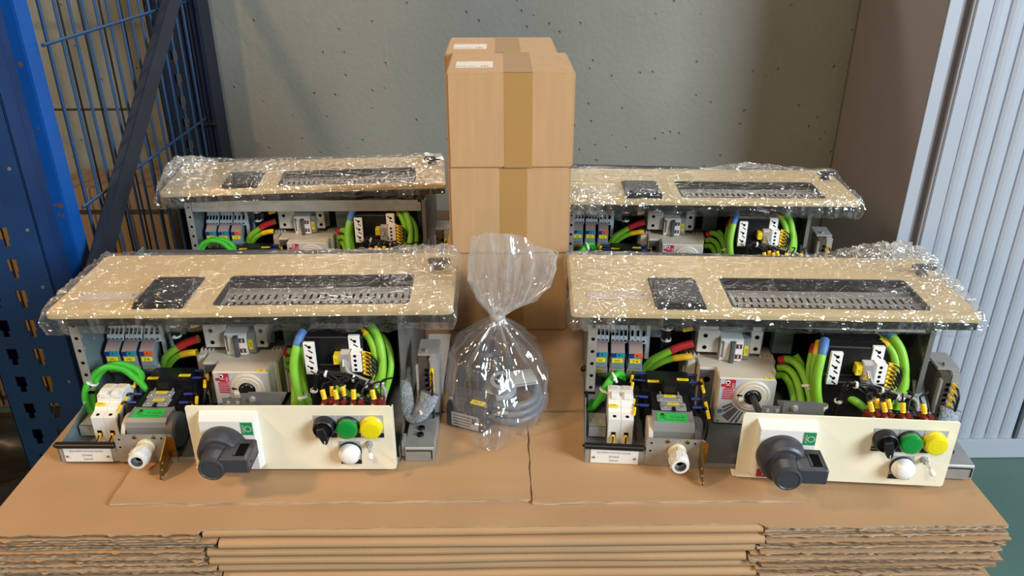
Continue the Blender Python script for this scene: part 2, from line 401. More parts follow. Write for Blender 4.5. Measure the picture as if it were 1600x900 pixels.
for i in range(NL):
    z = TOP - (i + 1) * TH
    if i < 8:
        o = carton_mesh(i + 1, i == 0).build('flattened_carton', loc=(0, 0, z)); protos.append(o)
        lab = '%s flattened cardboard carton in the pile carrying the feeder units' % ords[i] if i == 0 else '%s flattened cardboard carton from the top of the pile' % ords[i]
        tag(o, lab, 'cardboard carton', 'flattened cartons in the pile')
    else:
        o = protos[i % 7 + 1].copy(); COL.objects.link(o); o.location = (0, 0, z)
        tag(o, 'flattened cardboard carton low in the pile below the picture', 'cardboard carton', 'flattened cartons low in the pile')
pz = TOP - NL * TH
root = empty('wooden_pallet', (0, 1.36, FZ)); tag(root, 'wooden pallet under the pile of flattened cartons', 'pallet')
hh = pz - FZ
for k in range(3):
    MB().box(-.64, .64, -.55 + .5*k, -.45 + .5*k, 0, hh - .022, 'wood', .003).build('bearer', root)
for k in range(7):
    MB().box(-.62 + .19*k, -.50 + .19*k, -.58, .58, hh - .022, hh, 'wood', .002).build('deck_board', root)

# loose sheets on top of the pile
def sheet(x0, x1, y0, y1, seed, lab):
    rnd = random.Random(seed); b = MB(); pts = []
    n = 80
    for i in range(n): x = x0 + (x1-x0)*i/n; pts.append((x, y0 + noise.noise(Vector((x*40, seed, 0))) * .0022))
    for i in range(12): y = y0 + (y1-y0)*i/12; pts.append((x1 + noise.noise(Vector((y*40, seed, 3))) * .002, y))
    pts += [(x1, y1), (x0, y1)]
    for i in range(11, 0, -1): y = y0 + (y1-y0)*i/12; pts.append((x0 + noise.noise(Vector((y*40, seed, 7))) * .003, y))
    m = len(pts)
    vs = [(x, y, 0.0002) for x, y in pts] + [(x, y, .0048) for x, y in pts]
    b.add(vs, [tuple(range(m))[::-1], tuple(range(m, 2*m))], 'cardtop')
    b.add(vs, [(i, (i+1) % m, m+(i+1) % m, m+i) for i in range(m)], 'tornl')
    o = b.build('cardboard_sheet', loc=(0, 0, TOP)); tag(o, lab, 'cardboard sheet', 'loose cardboard sheets'); return o
sheet(-.517, .0375, .826, 1.027, 1, 'loose cardboard sheet under the front left feeder unit')
sheet(.0395, .402, .82, 1.025, 2, 'loose cardboard sheet under the front right feeder unit')
sheet(-.55, .56, 1.032, 1.93, 3, 'large cardboard sheet under the stacked cartons and the back row')

# ------------------------------------------------------------------ cartons in the middle
def carton(loc, w_, d, h, lab, seed, labels=False, tape_front=True, tx=.53, flap=False):
    root = empty('cardboard_box', loc); rnd = random.Random(seed)
    tag(root, lab, 'cardboard box', 'sealed cartons stacked in the middle')
    b = MB(); b.box(0, w_, 0, d, 0.0005, h, 'cardbox', .0022)
    b.box(w_-.0002, w_+.0016, .004, d-.004, .002, h-.003, 'cardbox', .0005)
    b.box(-.0022, .0002, .003, d-.004, .004, h-.006, 'cardbox', .0006)
    b.build('carton_body', root)
    tw = .046; t0 = w_*tx - tw/2
    b = MB(); b.box(t0, t0+tw, -.0003, .0002, h*.0+.001, h-.002, 'tape'); b.box(t0, t0+tw, .0, d, h-.0001, h+.0003, 'tape')
    b.box(t0+.002, t0+tw-.001, -.0005, 0, .001, h*.55, 'tape')
    b.build('packing_tape', root)
    if labels:
        b = MB(); x0 = .012; y0 = d*.22
        b.box(x0, x0+.062, y0, y0+.055, h+.0001, h+.0006, 'paper')
        zt = h + .0007
        b.text('MOTOR', (x0+.010, y0+.050, zt), (1, 0, 0), (0, 1, 0), .003, 'ink')
        b.text('FEEDER 22KW', (x0+.018, y0+.010, zt), (1, 0, 0), (0, 1, 0), .0042, 'ink')
        for k, q in enumerate((0, .002, .005, .0065, .009, .011)): b.box(x0+.042+q, x0+.0432+q, y0+.007, y0+.014, zt-.0001, zt, 'ink')
        b.build('shipping_label', root, label='white paper shipping label')
    return root
carton((-.096, 1.29, 0), .214, .36, .1545, 'bottom cardboard carton of the middle stack, behind the plastic bag', 1)
carton((-.086, 1.288, .155), .204, .36, .1555, 'middle cardboard carton of the stack, under the top pair', 2)
carton((-.085, 1.288, .311), .205, .186, .158, 'front one of the two cartons on top of the stack', 3, True, tx=.56)
carton((-.098, 1.476, .311), .202, .184, .158, 'back one of the two cartons on top of the stack', 4, True, tx=.56)


# ------------------------------------------------------------------ motor feeder unit (local: x right, y back, z up, origin at the front left bottom corner of its tray)
def yellow_sleeve(parent, p, d, L=.011, r=.0021, txt=None):
    d = Vector(d).normalized(); p = Vector(p)
    b = MB(); b.cyl(p, p + d * L, r, 'tag', 10)
    for k in range(3):
        c = p + d * L * (.28 + .22 * k); up = Vector((0, -1, .6)).normalized(); up = (up - d * up.dot(d)).normalized()
        s = d.cross(up) * .0008
        q = c + up * r * 1.03; e = d * .0004
        b.add([q - s - e, q + s - e, q + s + e, q - s + e], [(0, 1, 2, 3)], 'ink')
    return b.build('wire_marker', parent)
def ring_tie(parent, p, d, r, name='cable_tie'):
    d = Vector(d).normalized(); b = MB(); p = Vector(p)
    b.lathe(p - d * .0015, d, [(0, r * .9), (0, r + .0006), (.003, r + .0006), (.003, r * .9)], 'tie', 16)
    side = d.orthogonal().normalized(); q = p + Vector((0, -1, .3)).normalized() * (r + .0005)
    b.box(q.x - .0018, q.x + .0018, q.y - .0018, q.y + .0018, q.z - .0018, q.z + .0018, 'tie', .0006)
    return b.build(name, parent)
def cable(parent, pts, r, m, name='power_cable', sleeve=None, slen=.3):
    b = MB(); b.tube(pts, r, m, 12); o = b.build(name, parent)
    if sleeve:
        P = catmull(pts, 6); n = max(3, int(len(P) * slen)); b = MB()
        b.tube(P[:n], lambda t: r * (1.09 if t < .97 else 1.02), sleeve, 12, k=1)
        b.build('heat_shrink', o, label='%s heat shrink end' % {'blue': 'blue', 'red': 'red', 'yel': 'yellow'}[sleeve])
    return o

def make_feeder():
    U = empty('motor_feeder_unit')
    # ---- chassis
    b = MB(); b.box(.0015, .4785, .0015, .36, 0, .002, 'steeld')
    b.box(.0, .085, 0, .0015, 0, .0235, 'steel', .0004); b.box(.166, .48, 0, .0015, 0, .0075, 'steel', .0004)
    b.box(.0015, .4785, .3585, .36, 0, .172, 'dgrey'); b.box(.03, .45, .215, .2165, .002, .165, 'blackm')
    b.build('chassis_tray', U)
    pr = [(0, 0), (0, .024), (.03, .027), (.085, .04), (.10, .055), (.10, .1775), (.36, .1775), (.36, 0)]
    for side in (0, 1):
        x0, x1 = (0, .0015) if side == 0 else (.4785, .48)
        b = MB(); b.prism(pr, 'x', x0, x1, 'steelt' if side == 0 else 'steeld')
        fx0, fx1 = (0, .0135) if side == 0 else (.4725, .48)
        b.box(fx0, fx1, .0975, .099, .05, .1775, 'steel' if side == 0 else 'steeld', .0004)
        for k in range(6 * (side == 0)): b.disc((fx0 + .0075, .0973, .062 + .0205 * k), (0, -1, 0), .0027, 'hole')
        if side == 0:
            for r_ in range(3):
                for k in range(9): b.disc((-.0003, .13 + .022 * k, .10 + .018 * r_ - .003 * k), (-1, 0, 0), .0016, 'bright', 8)
            for r_ in range(3):
                for k in range(5): b.disc((.0018, .12 + .03 * k, .155 - .02 * r_), (1, 0, 0), .0025, 'bright', 8)
        else:
            for r_ in range(3):
                for k in range(4): b.disc((.4782, .115 + .03 * k, .155 - .025 * r_), (-1, 0, 0), .003, 'bright', 10)
        b.build('side_plate', U)
    for (y, z) in ((.13, .075), (.20, .03), (.29, .10), (.26, .145)):
        b = MB(); b.lathe((0, y, z), (-1, 0, 0), [(-.001, .003), (0, .0045), (.0045, .0042), (.006, .0025), (.006, 0)], 'black', 12); b.build('side_bolt', U)
    b = MB(); b.box(.0145, .4655, .0985, .10, .1725, .1775, 'steel', .0004); b.build('cross_rail', U)
    b = MB(); b.box(-.0005, .004, .092, .098, .028, .056, 'black', .001)
    for k in range(9): b.box(-.0022, .0145, .094, .0972, .052 + .0, .0545, 'black')
    b.build('edge_trim', U)
    # ---- front: nameplate, grip, gland plate
    b = MB(); b.box(.008, .0745, -.0012, -.0001, .0004, .0232, 'white', .0003)
    for s, z, h, wd in (('EQUIPPED MOTOR FEEDER', .0182, .0031, .047), ('SPARE', .0118, .0033, .0145), ('22kW', .0053, .0034, .0135)):
        b.text(s, (.0405, -.00128, z), (1, 0, 0), (0, 0, 1), h, 'ink', wd)
    o = b.build('nameplate', U, label='white nameplate reading equipped motor feeder spare 22kW')
    for x in (.0125, .0695):
        b = MB(); b.lathe((x, -.0012, .0102), (0, -1, 0), [(0, .0022), (.0009, .002), (.0012, 0)], 'bright', 12)
        b.box(x - .0017, x + .0017, -.0026, -.0022, .0099, .0105, 'hole'); b.build('screw', o)
    b = MB(); b.box(-.004, .084, -.005, .0055, .0235, .0325, 'black', .0035, 3)
    b.build('grip_bar', U)
    b = MB(); out = [(.084, .0005), (.166, .0005)] + [(.160 + .006*math.cos(R_(a)), .041 + .006*math.sin(R_(a))) for a in (0, 30, 60, 90)] + [(.087, .047), (.084, .044)]
    b.prism(out, 'y', -.0016, -.0001, 'steel')
    for (x, z) in ((.090, .026), (.091, .039), (.150, .041), (.162, .03)): b.disc((x, -.0018, z), (0, -1, 0), .0016, 'hole', 10)
    gp = b.build('gland_plate', U)
    for x in (.113, .1395):
        b = MB(); b.lathe((x, -.0016, .0425), (0, -1, 0), [(0, .0032), (.001, .0028), (.0016, 0)], 'brass', 12); b.box(x-.0022, x+.0022, -.0035, -.003, .0421, .0429, 'hole'); b.build('screw', gp)
    b = MB(); b.lathe((.1265, -.0016, .027), (.06, -1, 0), [(0, .0128), (.003, .0128), (.0045, .0112), (.015, .0112)], 'gland', 24)
    b.lathe((.1265, -.0166, .027), (.06, -1, 0), [(0, .0112), (.001, .0133), (.014, .0128), (.019, .0115), (.0192, .0080), (.012, .0076, 'dgrey'), (.0118, .004, 'grey'), (.006, .0038, 'hole'), (.006, 0, 'hole')], 'white', 28)
    for k in range(10):
        an = 2 * math.pi * k / 10; b.box(.1265 + .0128*math.cos(an) - .001, .1265 + .0128*math.cos(an) + .001, -.030, -.018, .027 + .0128*math.sin(an) - .001, .027 + .0128*math.sin(an) + .001, 'white', .0005, 1)
    b.box(.1245, .1285, -.0155, -.004, .036, .0392, 'gland', .0008)
    b.build('cable_gland', U)
    b = MB(); b.prism([(0, .009), (0, .046), (-.004, .046), (-.034, .027), (-.044, .003), (-.040, .0006), (-.030, .002)], 'x', .1575, .159, 'brass')
    b.box(.1575, .168, -.0035, -.0018, .010, .044, 'brass')
    for (y, z) in ((-.030, .021), (-.035, .013), (-.039, .004)): b.lathe((.1575, y, z), (-1, 0, 0), [(0, .0016), (.001, .0012), (.0014, 0)], 'bright', 10); b.lathe((.159, y, z), (1, 0, 0), [(0, .0016), (.001, .0012), (.0014, 0)], 'bright', 10)
    for z in (.017, .030): b.lathe((.1635, -.0035, z), (0, -1, 0), [(0, .003), (.0014, .0026), (.0018, 0)], 'brass', 12)
    b.build('earth_bracket', U)
    # ---- two pole miniature breaker
    pr = [(.040, .004), (.040, .047), (.054, .050), (.057, .0535), (.066, .056), (.069, .066), (.083, .068), (.098, .067), (.100, .055), (.118, .052), (.118, .004)]
    br = None
    for k in range(2):
        x0 = .0325 + .0182 * k; b = MB(); b.prism(pr, 'x', x0, x0 + .0179, 'white', .0006)
        b.box(x0 + .0055, x0 + .0115, .0392, .0405, .015, .0245, 'hole')
        b.lathe((x0 + .009, .0452, .0483), (0, -.2, 1), [(0, .0026), (.0004, .0022, 'hole'), (.0005, 0, 'hole')], 'grey', 12)
        b.box(x0+.003, x0+.0135, .0845, .0965, .0673, .0683, 'offw', .0003)
        o = b.build('miniature_breaker', U)
        t = MB(); t.prism([(.066, .063), (.067, .070), (.074, .0715), (.079, .068), (.077, .064)], 'x', x0 + .004, x0 + .014, 'white', .0007); t.build('toggle', o)
        if k == 0:
            t = MB(); t.box(.0335, .0465, .0575, .0632, .0545, .0572, 'taglab'); t.text('F10', (.040, .0600, .0574), (1, 0, 0), (0, 1, 0), .0032, 'ink'); t.build('circuit_label', o)
        cb = MB().tube([(x0+.0085, .044, .020), (x0+.0078, .034, .0165), (x0+.007, .026, .009), (x0+.012, .018, .004)], .0013, 'black', 8).build('wire', o)
        yellow_sleeve(o, (x0+.0083, .0405, .019), (-.05, -.6, -.55), .0135, .0027)
    b = MB(); b.box(.006, .0305, .05, .085, .024, .0255, 'steel', .0003); b.box(.006, .0305, .05, .0515, .008, .0255, 'steel'); 
    for x in (.013, .024): b.lathe((x, .066, .0255), (0, 0, 1), [(0, .003), (.0012, .0028), (.0016, 0)], 'bright', 12)
    b.build('mounting_rail', U)
    # ---- transformer
    tr = [(.016, .020), (.016, .046), (.0185, .0525), (.024, .055), (.047, .055), (.047, .004), (.050, .004), (.050, .058), (.022, .058), (.0155, .0545), (.013, .047), (.013, .020)]
    b = MB(); b.prism([(y+.002, z) for y, z in tr], 'x', .094, .151, 'bright'); b.box(.097, .148, .019, .049, .004, .053, 'dgrey'); o = b.build('control_transformer', U)
    b = MB(); b.lathe((.151, .034, .030), (1, 0, 0), [(0, .0265), (.009, .0265), (.012, .024), (.012, 0)], 'dgrey', 28); b.build('coil_cheek', o)
    b = MB(); b.lathe((.094, .034, .030), (-1, 0, 0), [(0, .025), (.006, .025), (.007, .023), (.007, 0)], 'creamb', 28); b.build('coil_cheek', o)
    b = MB(); b.box(.100, .1425, .0235, .0445, .0581, .0585, 'qgreen')
    zt = .0586; b.text('12 16 09', (.129, .0345, zt), (1, 0, 0), (0, 1, 0), .0038, 'ink', .019); b.text('QUALITY PASSED', (.1235, .0275, zt), (1, 0, 0), (0, 1, 0), .003, 'ink', .030)
    b.disc((.108, .0405, zt), (0, 0, 1), .0026, 'ink'); b.box(.1035, .1125, .0310, .0318, zt-.0001, zt, 'ink'); b.box(.1035, .1125, .0372, .038, zt-.0001, zt, 'ink'); b.text('OK', (.108, .0345, zt), (1, 0, 0), (0, 1, 0), .0036, 'ink')
    b.build('quality_label', o, label='green quality passed label')
    # ---- interlocked control contactors lying on the tray
    b = MB(); b.box(.086, .158, .052, .098, .006, .052, 'black', .002); b.box(.094, .150, .050, .098, .05, .0595, 'black', .0015)
    b.box(.084, .160, .098, .142, .006, .060, 'black', .002); b.box(.090, .154, .102, .140, .058, .070, 'black', .0015)
    for k in range(6): b.box(.0865 + .0, .0935, .055 + .007*k, .0585 + .007*k, .05, .056, 'blackm', .0005); b.box(.1505, .1575, .055 + .007*k, .0585 + .007*k, .05, .056, 'blackm', .0005)
    b.box(.112, .132, .088, .104, .056, .078, 'black', .002)
    for x in (.109, .135): b.box(x-.001, x+.001, .082, .092, .0598, .064, 'bright', .0004)
    con = b.build('control_contactor', U)
    for (x0, x1, y0, y1, tg) in ((.103, .140, .069, .086, '33T1'), (.106, .143, .0475, .0665, '33T2')):
        c = MB(); c.box(x0, x1, y0, y1, .0598, .0622, 'silver', .0012); c.box(x0+.0015, x1-.0015, y0+.001, y1-.001, .0622, .0626, 'grey')
        if y0 < .06: c.box((x0+x1)/2-.003, (x0+x1)/2+.003, y0-.001, y0+.007, .0595, .0632, 'black', .0006)
        c.box(x0+.011, x0+.027, y1-.0075, y1-.0015, .0626, .0629, 'taglab'); c.text(tg, (x0+.019, y1-.0045, .06295), (1, 0, 0), (0, 1, 0), .0034, 'ink', .011)
        co = c.build('cover_plate', con)
        for sx in (x0+.0055, x1-.0055):
            s = MB(); s.lathe((sx, y0+.0065, .0626), (0, 0, 1), [(0, .0026), (.0009, .0022), (.0011, 0)], 'bright', 12); s.box(sx-.002, sx+.002, y0+.0062, y0+.0068, .0636, .0638, 'hole'); s.build('screw', con)
    for (x, y, s_) in ((.1, .108, '33T1'), (.144, .116, '33T2')):
        c = MB(); c.box(x-.0085, x+.0085, y-.003, y+.003, .0701, .0706, 'taglab'); c.text(s_, (x, y, .07065), (1, 0, 0), (0, 1, 0), .0034, 'ink', .011); c.build('circuit_label', con)
    for sx, d in ((.087, -1), (.157, 1)):
        for (y, z) in ((.134, .067), (.120, .063), (.083, .058), (.064, .056)):
            b = MB(); b.cyl((sx - d*.004, y, z), (sx + d*.009, y + .001, z), .0026, 'navy', 10, .0022)
            tm = b.build('blue_ferrule', con, label='blue insulated wire end')
            e = Vector((sx + d*.009, y + .001, z)); drop = random.uniform(.0, .004)
            b = MB().tube([e, e + Vector((d*.006, -.002, .001)), e + Vector((d*.009, -.012, -.006)), e + Vector((d*.008, -.022, -.022)), e + Vector((d*.004, -.03, -.04))], .0016, 'black', 8)
            cb = b.build('control_wire', U); yellow_sleeve(cb, e + Vector((d*.0075, -.006, -.001)), (d*.15, -.8, -.55), .0125, .0024)
    # ---- terminal row
    pr = [(.170, .098), (.170, .107), (.180, .119), (.182, .121), (.182, .130), (.192, .142), (.195, .144), (.195, .150), (.212, .150), (.212, .098)]
    x = .0095
    for g, (n, p) in enumerate(((4, .0064), (4, .0064), (3, .0086))):
        for k in range(n):
            b = MB(); b.prism(pr, 'x', x + .00025, x + p - .00025, 'lgrey', .0003)
            xc = x + p/2
            for (y, z) in ((.1698, .1025), (.1818, .1255), (.1948, .147)): b.lathe((xc, y, z), (0, -1, 0), [(0, .0019), (.0002, .0016, 'hole'), (.00021, 0, 'hole')], 'grey', 10)
            for (ya, za) in ((.175, .1136), (.187, .1366)):
                e = Vector((0, .0030, .0036)); o_ = Vector((xc, ya, za)) + Vector((0, -.0004, .0004)); s_ = Vector((.0017, 0, 0))
                b.add([o_ - e - s_, o_ - e + s_, o_ + e + s_, o_ + e - s_], [(0, 1, 2, 3)], 'hole')
            tb = b.build('terminal', U); x += p
            if (g, k) in ((1, 3), (2, 1)):
                yellow_sleeve(tb, (xc, .181, .131), (.05 if g else 0, .25, .9), .013, .0026)
        x += .0028
    b = MB(); b.box(.091, .0975, .172, .214, .07, .15, 'lgrey', .001); b.build('end_bracket', U)
    b = MB(); b.box(.0975, .125, .19, .2, .105, .118, 'steelt', .0005); b.box(.0975, .125, .186, .19, .102, .106, 'grey'); b.box(.100, .122, .196, .21, .118, .15, 'steelt', .001); b.build('mounting_rail', U)
    # ---- relays
    for k, (x0, band, s_) in enumerate(((.0115, 'teal', '34C'), (.0375, 'teal', '34D'), (.0645, 'orange', '74'))):
        x1 = x0 + .0215
        b = MB(); b.box(x0-.001, x1+.001, .152, .205, .053, .064, 'grey', .0008); b.box(x0, x1, .172, .206, .06, .098, 'dgrey', .001); 
        b.box(x0+.003, x0+.0165, .1512, .1521, .0555, .0615, 'dimlab'); b.text(s_, (x0+.0097, .1511, .0585), (1, 0, 0), (0, 0, 1), .0036, 'ink', .008)
        o = b.build('relay_socket', U)
        b = MB(); b.prism([(.150, .0645), (.150, .0915), (.163, .1005), (.174, .1035), (.174, .0645)], 'x', x0, x1, 'relay', .0008)
        b.prism([(.1497, .0925), (.163, .1008), (.174, .1037), (.174, .0985), (.1497, .090)], 'x', x0 + .0008, x1 - .0008, 'relayp')
        rl = b.build('plug_in_relay', U)
        b = MB(); b.box(x0+.0082, x1+.0002, .1482, .1500, .0855, .0925, band, .0004); b.box(x0+.0002, x0+.0078, .1484, .1500, .0845, .0915, 'navy', .0004); b.disc((x0+.013, .1481, .0892), (0, -1, 0), .0014, 'ink'); b.build('status_band', rl, label='orange status band' if band == 'orange' else 'teal status band')
        b = MB(); b.box(x0+.0025, x0+.0185, .1485, .1500, .0755, .0822, 'taglab'); b.text(s_, (x0+.0105, .1484, .0789), (1, 0, 0), (0, 0, 1), .0042, 'ink', .009); b.build('circuit_label', rl)
    # ---- vertical black wire bundle
    b = MB(); 
    for (dx, dy) in ((0, 0), (.004, .002), (-.004, .002), (.001, -.004), (-.003, -.003), (.004, -.003)): b.tube([(.120+dx, .165+dy, .17), (.121+dx, .163+dy, .14), (.120+dx, .165+dy, .11), (.123+dx*1.2, .17+dy, .075)], .0027, 'black', 8)
    wb_ = b.build('wire_bundle', U)
    for z in (.152, .131, .112): ring_tie(wb_, (.1205, .164, z), (0, 0, 1), .0075)
    # ---- red, yellow ended cables beside the relays
    cable(U, [(.160, .150, .114), (.150, .150, .111), (.140, .150, .107), (.128, .150, .100), (.114, .152, .090), (.100, .158, .075), (.09, .17, .05)], .0058, 'green', sleeve='red', slen=.52)
    cable(U, [(.158, .140, .096), (.150, .140, .0955), (.141, .142, .093), (.130, .145, .0885), (.118, .15, .08), (.105, .158, .066), (.09, .17, .045)], .0048, 'green', sleeve='yel', slen=.5)
    cable(U, [(.012, .165, .050), (.04, .158, .047), (.07, .158, .049), (.10, .165, .052)], .0065, 'greend')
    # ---- switch disconnector
    b = MB(); b.box(.150, .288, .158, .205, .010, .084, 'creamb', .003); b.box(.168, .282, .128, .16, .012, .0855, 'creamb', .002)
    b.box(.1525, .166, .146, .16, .015, .086, 'creamb', .002)
    for k in range(4): b.box(.153 + .006*k, .156 + .006*k, .165, .172, .083, .088, 'creamb', .0006); b.box(.264 + .006*k, .267 + .006*k, .165, .172, .083, .088, 'creamb', .0006)
    b.prism([(.193, .0075), (.193, .0875), (.2735, .0875), (.2765, .0835), (.2765, .0075)], 'y', .098, .13, 'creamb', .0015)
    sw = b.build('switch_disconnector', U)
    b = MB(); b.box(.1705, .1915, .1262, .1285, .013, .082, 'dgrey', .0006); b.lathe((.181, .126, .066), (0, -1, 0), [(0, .0052), (.0003, .004, 'hole'), (.0004, 0, 'hole')], 'grey', 16); b.build('terminal_shroud', sw, label='dark grey terminal shroud')
    yF = .0972
    b = MB(); b.box(.1955, .2745, yF, .0982, .0095, .0855, 'glab')
    y_ = yF - .0002
    b.box(.1975, .2045, y_-.0002, yF, .0725, .0775, 'redl'); b.box(.2035, .2175, y_-.0002, yF, .0705, .0852, 'redl')
    b.text('ON', (.2145, y_-.0004, .0755), (0, 0, -1), (1, 0, 0), .0036, 'paper', .0075); b.box(.204, .211, y_-.0005, y_, .0752, .0758, 'paper')
    for k in range(6): b.box(.2005, .2155, y_-.0002, yF, .0678 - .0033*k, .0697 - .0033*k, 'redl')
    for k, (a0, a1) in enumerate(((28, 33), (36, 40), (44, 58), (62, 66), (70, 74))):
        c0 = (.243, .060); r0, r1 = .031, (.046, .048, .055, .058, .058)[k]
        P4 = [(c0[0] - r*math.cos(R_(a)), y_ - .0003, c0[1] - r*math.sin(R_(a))) for a, r in ((a0, r0), (a0, r1), (a1, r1), (a1, r0))]
        P4 = [(max(x_, .197), q, max(z_, .0105)) for x_, q, z_ in P4]
        b.add(P4, [(0, 1, 2, 3)], 'dgrey')
    b.box(.1965, .2035, y_-.0003, yF, .0270, .0335, 'blue'); b.box(.2335, .2405, y_-.0003, yF, .0125, .0135, 'ink'); b.disc((.2405, y_-.0003, .013), (0, -1, 0), .0014, 'ink'); b.disc((.1985, y_-.0003, .0125), (0, -1, 0), .0018, 'dgrey')
    b.build('faceplate', sw, label='grey faceplate with red ON field and dark fan of bars')
    b = MB(); b.lathe((.2065, yF, .0805), (0, -1, 0), [(0, .0034), (.001, .0032), (.0011, .0019), (.0012, .0019, 'hole'), (.0013, 0, 'hole')], 'white', 14); b.build('padlock_eye', sw)
    b = MB(); b.lathe((.2435, yF, .0590), (0, -1, 0), [(0, .0262), (.0018, .0258), (.0032, .0235), (.0026, .0205), (.0045, .0195), (.0045, .0128), (-.004, .012, 'hole'), (-.004, 0, 'hole')], 'creamb', 36)
    b.box(.2215, .2285, yF-.0052, yF-.003, .0605, .0625, 'hole'); b.box(.2235, .2315, yF-.0056, yF-.003, .0505, .0565, 'white', .0006)
    b.lathe((.2435, yF+.002, .0590), (0, -1, 0), [(0, .0115), (.004, .0108), (.006, .0085), (.006, 0)], 'black', 20)
    for k in range(3): b.box(.2435 + .0085*math.cos(R_(40+50*k)) - .0009, .2435 + .0085*math.cos(R_(40+50*k)) + .0009, yF-.0052, yF-.003, .059 + .0085*math.sin(R_(40+50*k)) - .0009, .059 + .0085*math.sin(R_(40+50*k)) + .0009, 'bright', .0003)
    b.build('switch_dial', sw)
    b = MB(); b.box(.2585, .2725, .0985, .1035, .0876, .0879, 'taglab'); b.text('Q1', (.2655, .1010, .0880), (1, 0, 0), (0, 1, 0), .0034, 'ink'); b.build('circuit_label', sw)
    # ---- angle bracket behind the panel
    b = MB(); b.box(.237, .2635, .016, .0175, .079, .096, 'steeld', .0004); b.box(.237, .262, .005, .0175, .0795, .0815, 'bright', .0004); b.box(.2635, .318, .0145, .016, .076, .1045, 'steeld', .0004); b.box(.2635, .318, .016, .045, .086, .0875, 'steeld', .0003)
    for x in (.2445, .2575): b.lathe((x, .016, .089), (0, -1, 0), [(0, .0028), (.0012, .0024), (.0015, 0)], 'bright', 12)
    b.lathe((.2795, .0145, .0955), (0, -1, 0), [(0, .0055), (.001, .0055), (.001, .0038), (.004, .0036), (.0045, 0)], 'bright', 6)
    b.build('angle_bracket', U)
    # ---- motor protection breaker row
    mb = MB(); mb.box(.165, .268, .172, .205, .094, .150, 'steelt', .002); mb.box(.2, .246, .165, .19, .125, .151, 'steelt', .002); mb = mb.build('motor_breaker', U)
    for (x0, x1, hx) in ((.166, .199, (.178, .178)), (.2445, .262, (.254, .252))):
        b = MB(); b.box(x0, x1, .156, .19, .0955, .134, 'offw', .0012); b.box(x0+.002, x1-.003, .158, .19, .134, .1405, 'lgrey', .0008); b.box(x0+.001, x1-.006, .164, .19, .140, .1455, 'lgrey', .0008)
        for z in (.1245, .1045): b.lathe((hx[0], .1558, z), (0, -1, 0), [(0, .0034), (.0002, .0027, 'hole'), (.0003, 0, 'hole')], 'grey', 14)
        b.build('breaker_pole', mb)
    b = MB(); b.prism([(.150, .086), (.147, .098), (.147, .116), (.150, .124), (.180, .127), (.180, .086)], 'x', .2, .2335, 'white', .0006); b.prism([(.152, .088), (.149, .098), (.149, .114), (.152, .124), (.18, .127), (.18, .088)], 'x', .2337, .2445, 'grey', .0005)
    b.box(.2025, .2045, .1463, .148, .094, .121, 'seam'); b.box(.2055, .2135, .1464, .1480, .0955, .119, 'paper')
    b.box(.2355, .2415, .1482, .1500, .0965, .1135, 'taglab'); b.text('10A', (.2385, .1481, .105), (0, 0, 1), (-1, 0, 0), .0036, 'ink')
    b.build('breaker_pole', mb)
    b = MB(); b.prism([(.148, .083), (.142, .086), (.140, .104), (.143, .119), (.149, .121)], 'x', .2145, .2205, 'dgrey', .0007); b.build('toggle', mb)
    b = MB(); b.box(.2215, .2325, .1455, .1475, .088, .1225, 'bwhite', .0008)
    for z in (.1135, .0960): b.box(.2225, .2315, .1449, .1456, z-.0038, z+.0038, 'maroon', .0003); b.box(.2262, .2278, .1446, .1450, z-.0028, z+.0028, 'paper')
    b.build('indicator_windows', mb)
    for (x, z) in ((.1505, .140), (.1515, .1275)):
        b = MB().tube([(x+.012, .17, z+.004), (x, .168, z), (x-.012, .17, z-.004), (x-.016, .185, z-.02)], .0022, 'black', 8); o = b.build('control_wire', U); yellow_sleeve(o, (x+.008, .1665, z+.0025), (-1, 0, -.25), .015, .0032)
    b = MB().tube([(.262, .17, .143), (.275, .168, .142), (.288, .172, .135), (.295, .19, .11)], .002, 'black', 8); o = b.build('control_wire', U); yellow_sleeve(o, (.263, .169, .143), (1, -.02, -.08), .012, .0028)
    b = MB(); b.box(.283, .312, .17, .19, .09, .132, 'steelt', .001); b.box(.27, .335, .2, .205, .02, .15, 'blackm'); b.build('divider_plate', U)
    # ---- power contactor
    b = MB(); b.prism([(.082, .060), (.082, .098), (.098, .100), (.098, .146), (.106, .1485), (.19, .1485), (.19, .060)], 'x', .337, .420, 'black', .0012); b.box(.3405, .4165, .108, .187, .148, .1505, 'black', .0006); b.box(.378, .3795, .104, .188, .1503, .1508, 'blackm')
    b.box(.338, .42, .085, .18, .006, .06, 'blackm', .001)
    pc = b.build('power_contactor', U)
    for (x0, x1, y, z0, z1, ns) in ((.3385, .3545, .0795, .0945, .1465, 3), (.400, .4165, .096, .1275, .1490, 1)):
        b = MB(); b.box(x0, x1, y, y+.006, z0, z1, 'bwhite', .0006)
        for k in range(ns):
            zc = z1 - (z1-z0) * (k + .5) / ns
            for (dx, dz, L_, an) in ((-.002, .004, .0075, -38), (.002, -.005, .0075, -38)):
                R3 = Matrix.Rotation(R_(-an), 3, 'Y'); cx = (x0+x1)/2 + dx
                b.box(cx-L_/2, cx+L_/2, y-.0003, y+.0005, zc+dz-.0009, zc+dz+.0009, 'hole', rot=R3)
            b.lathe(((x0+x1)/2+.001, y, zc+.002), (0, -1, 0), [(0, .0026), (.0003, .002, 'hole'), (.0004, 0, 'hole')], 'hole', 12)
        b.build('terminal_plate', pc)
    ax = MB(); ax.box(.388, .4035, .082, .098, .094, .127, 'clear', .0008); ax.box(.3895, .4020, .088, .098, .100, .1255, 'paper'); ax.box(.391, .4005, .0865, .089, .113, .123, 'rblock'); ax.box(.391, .400, .0865, .089, .1, .108, 'tag')
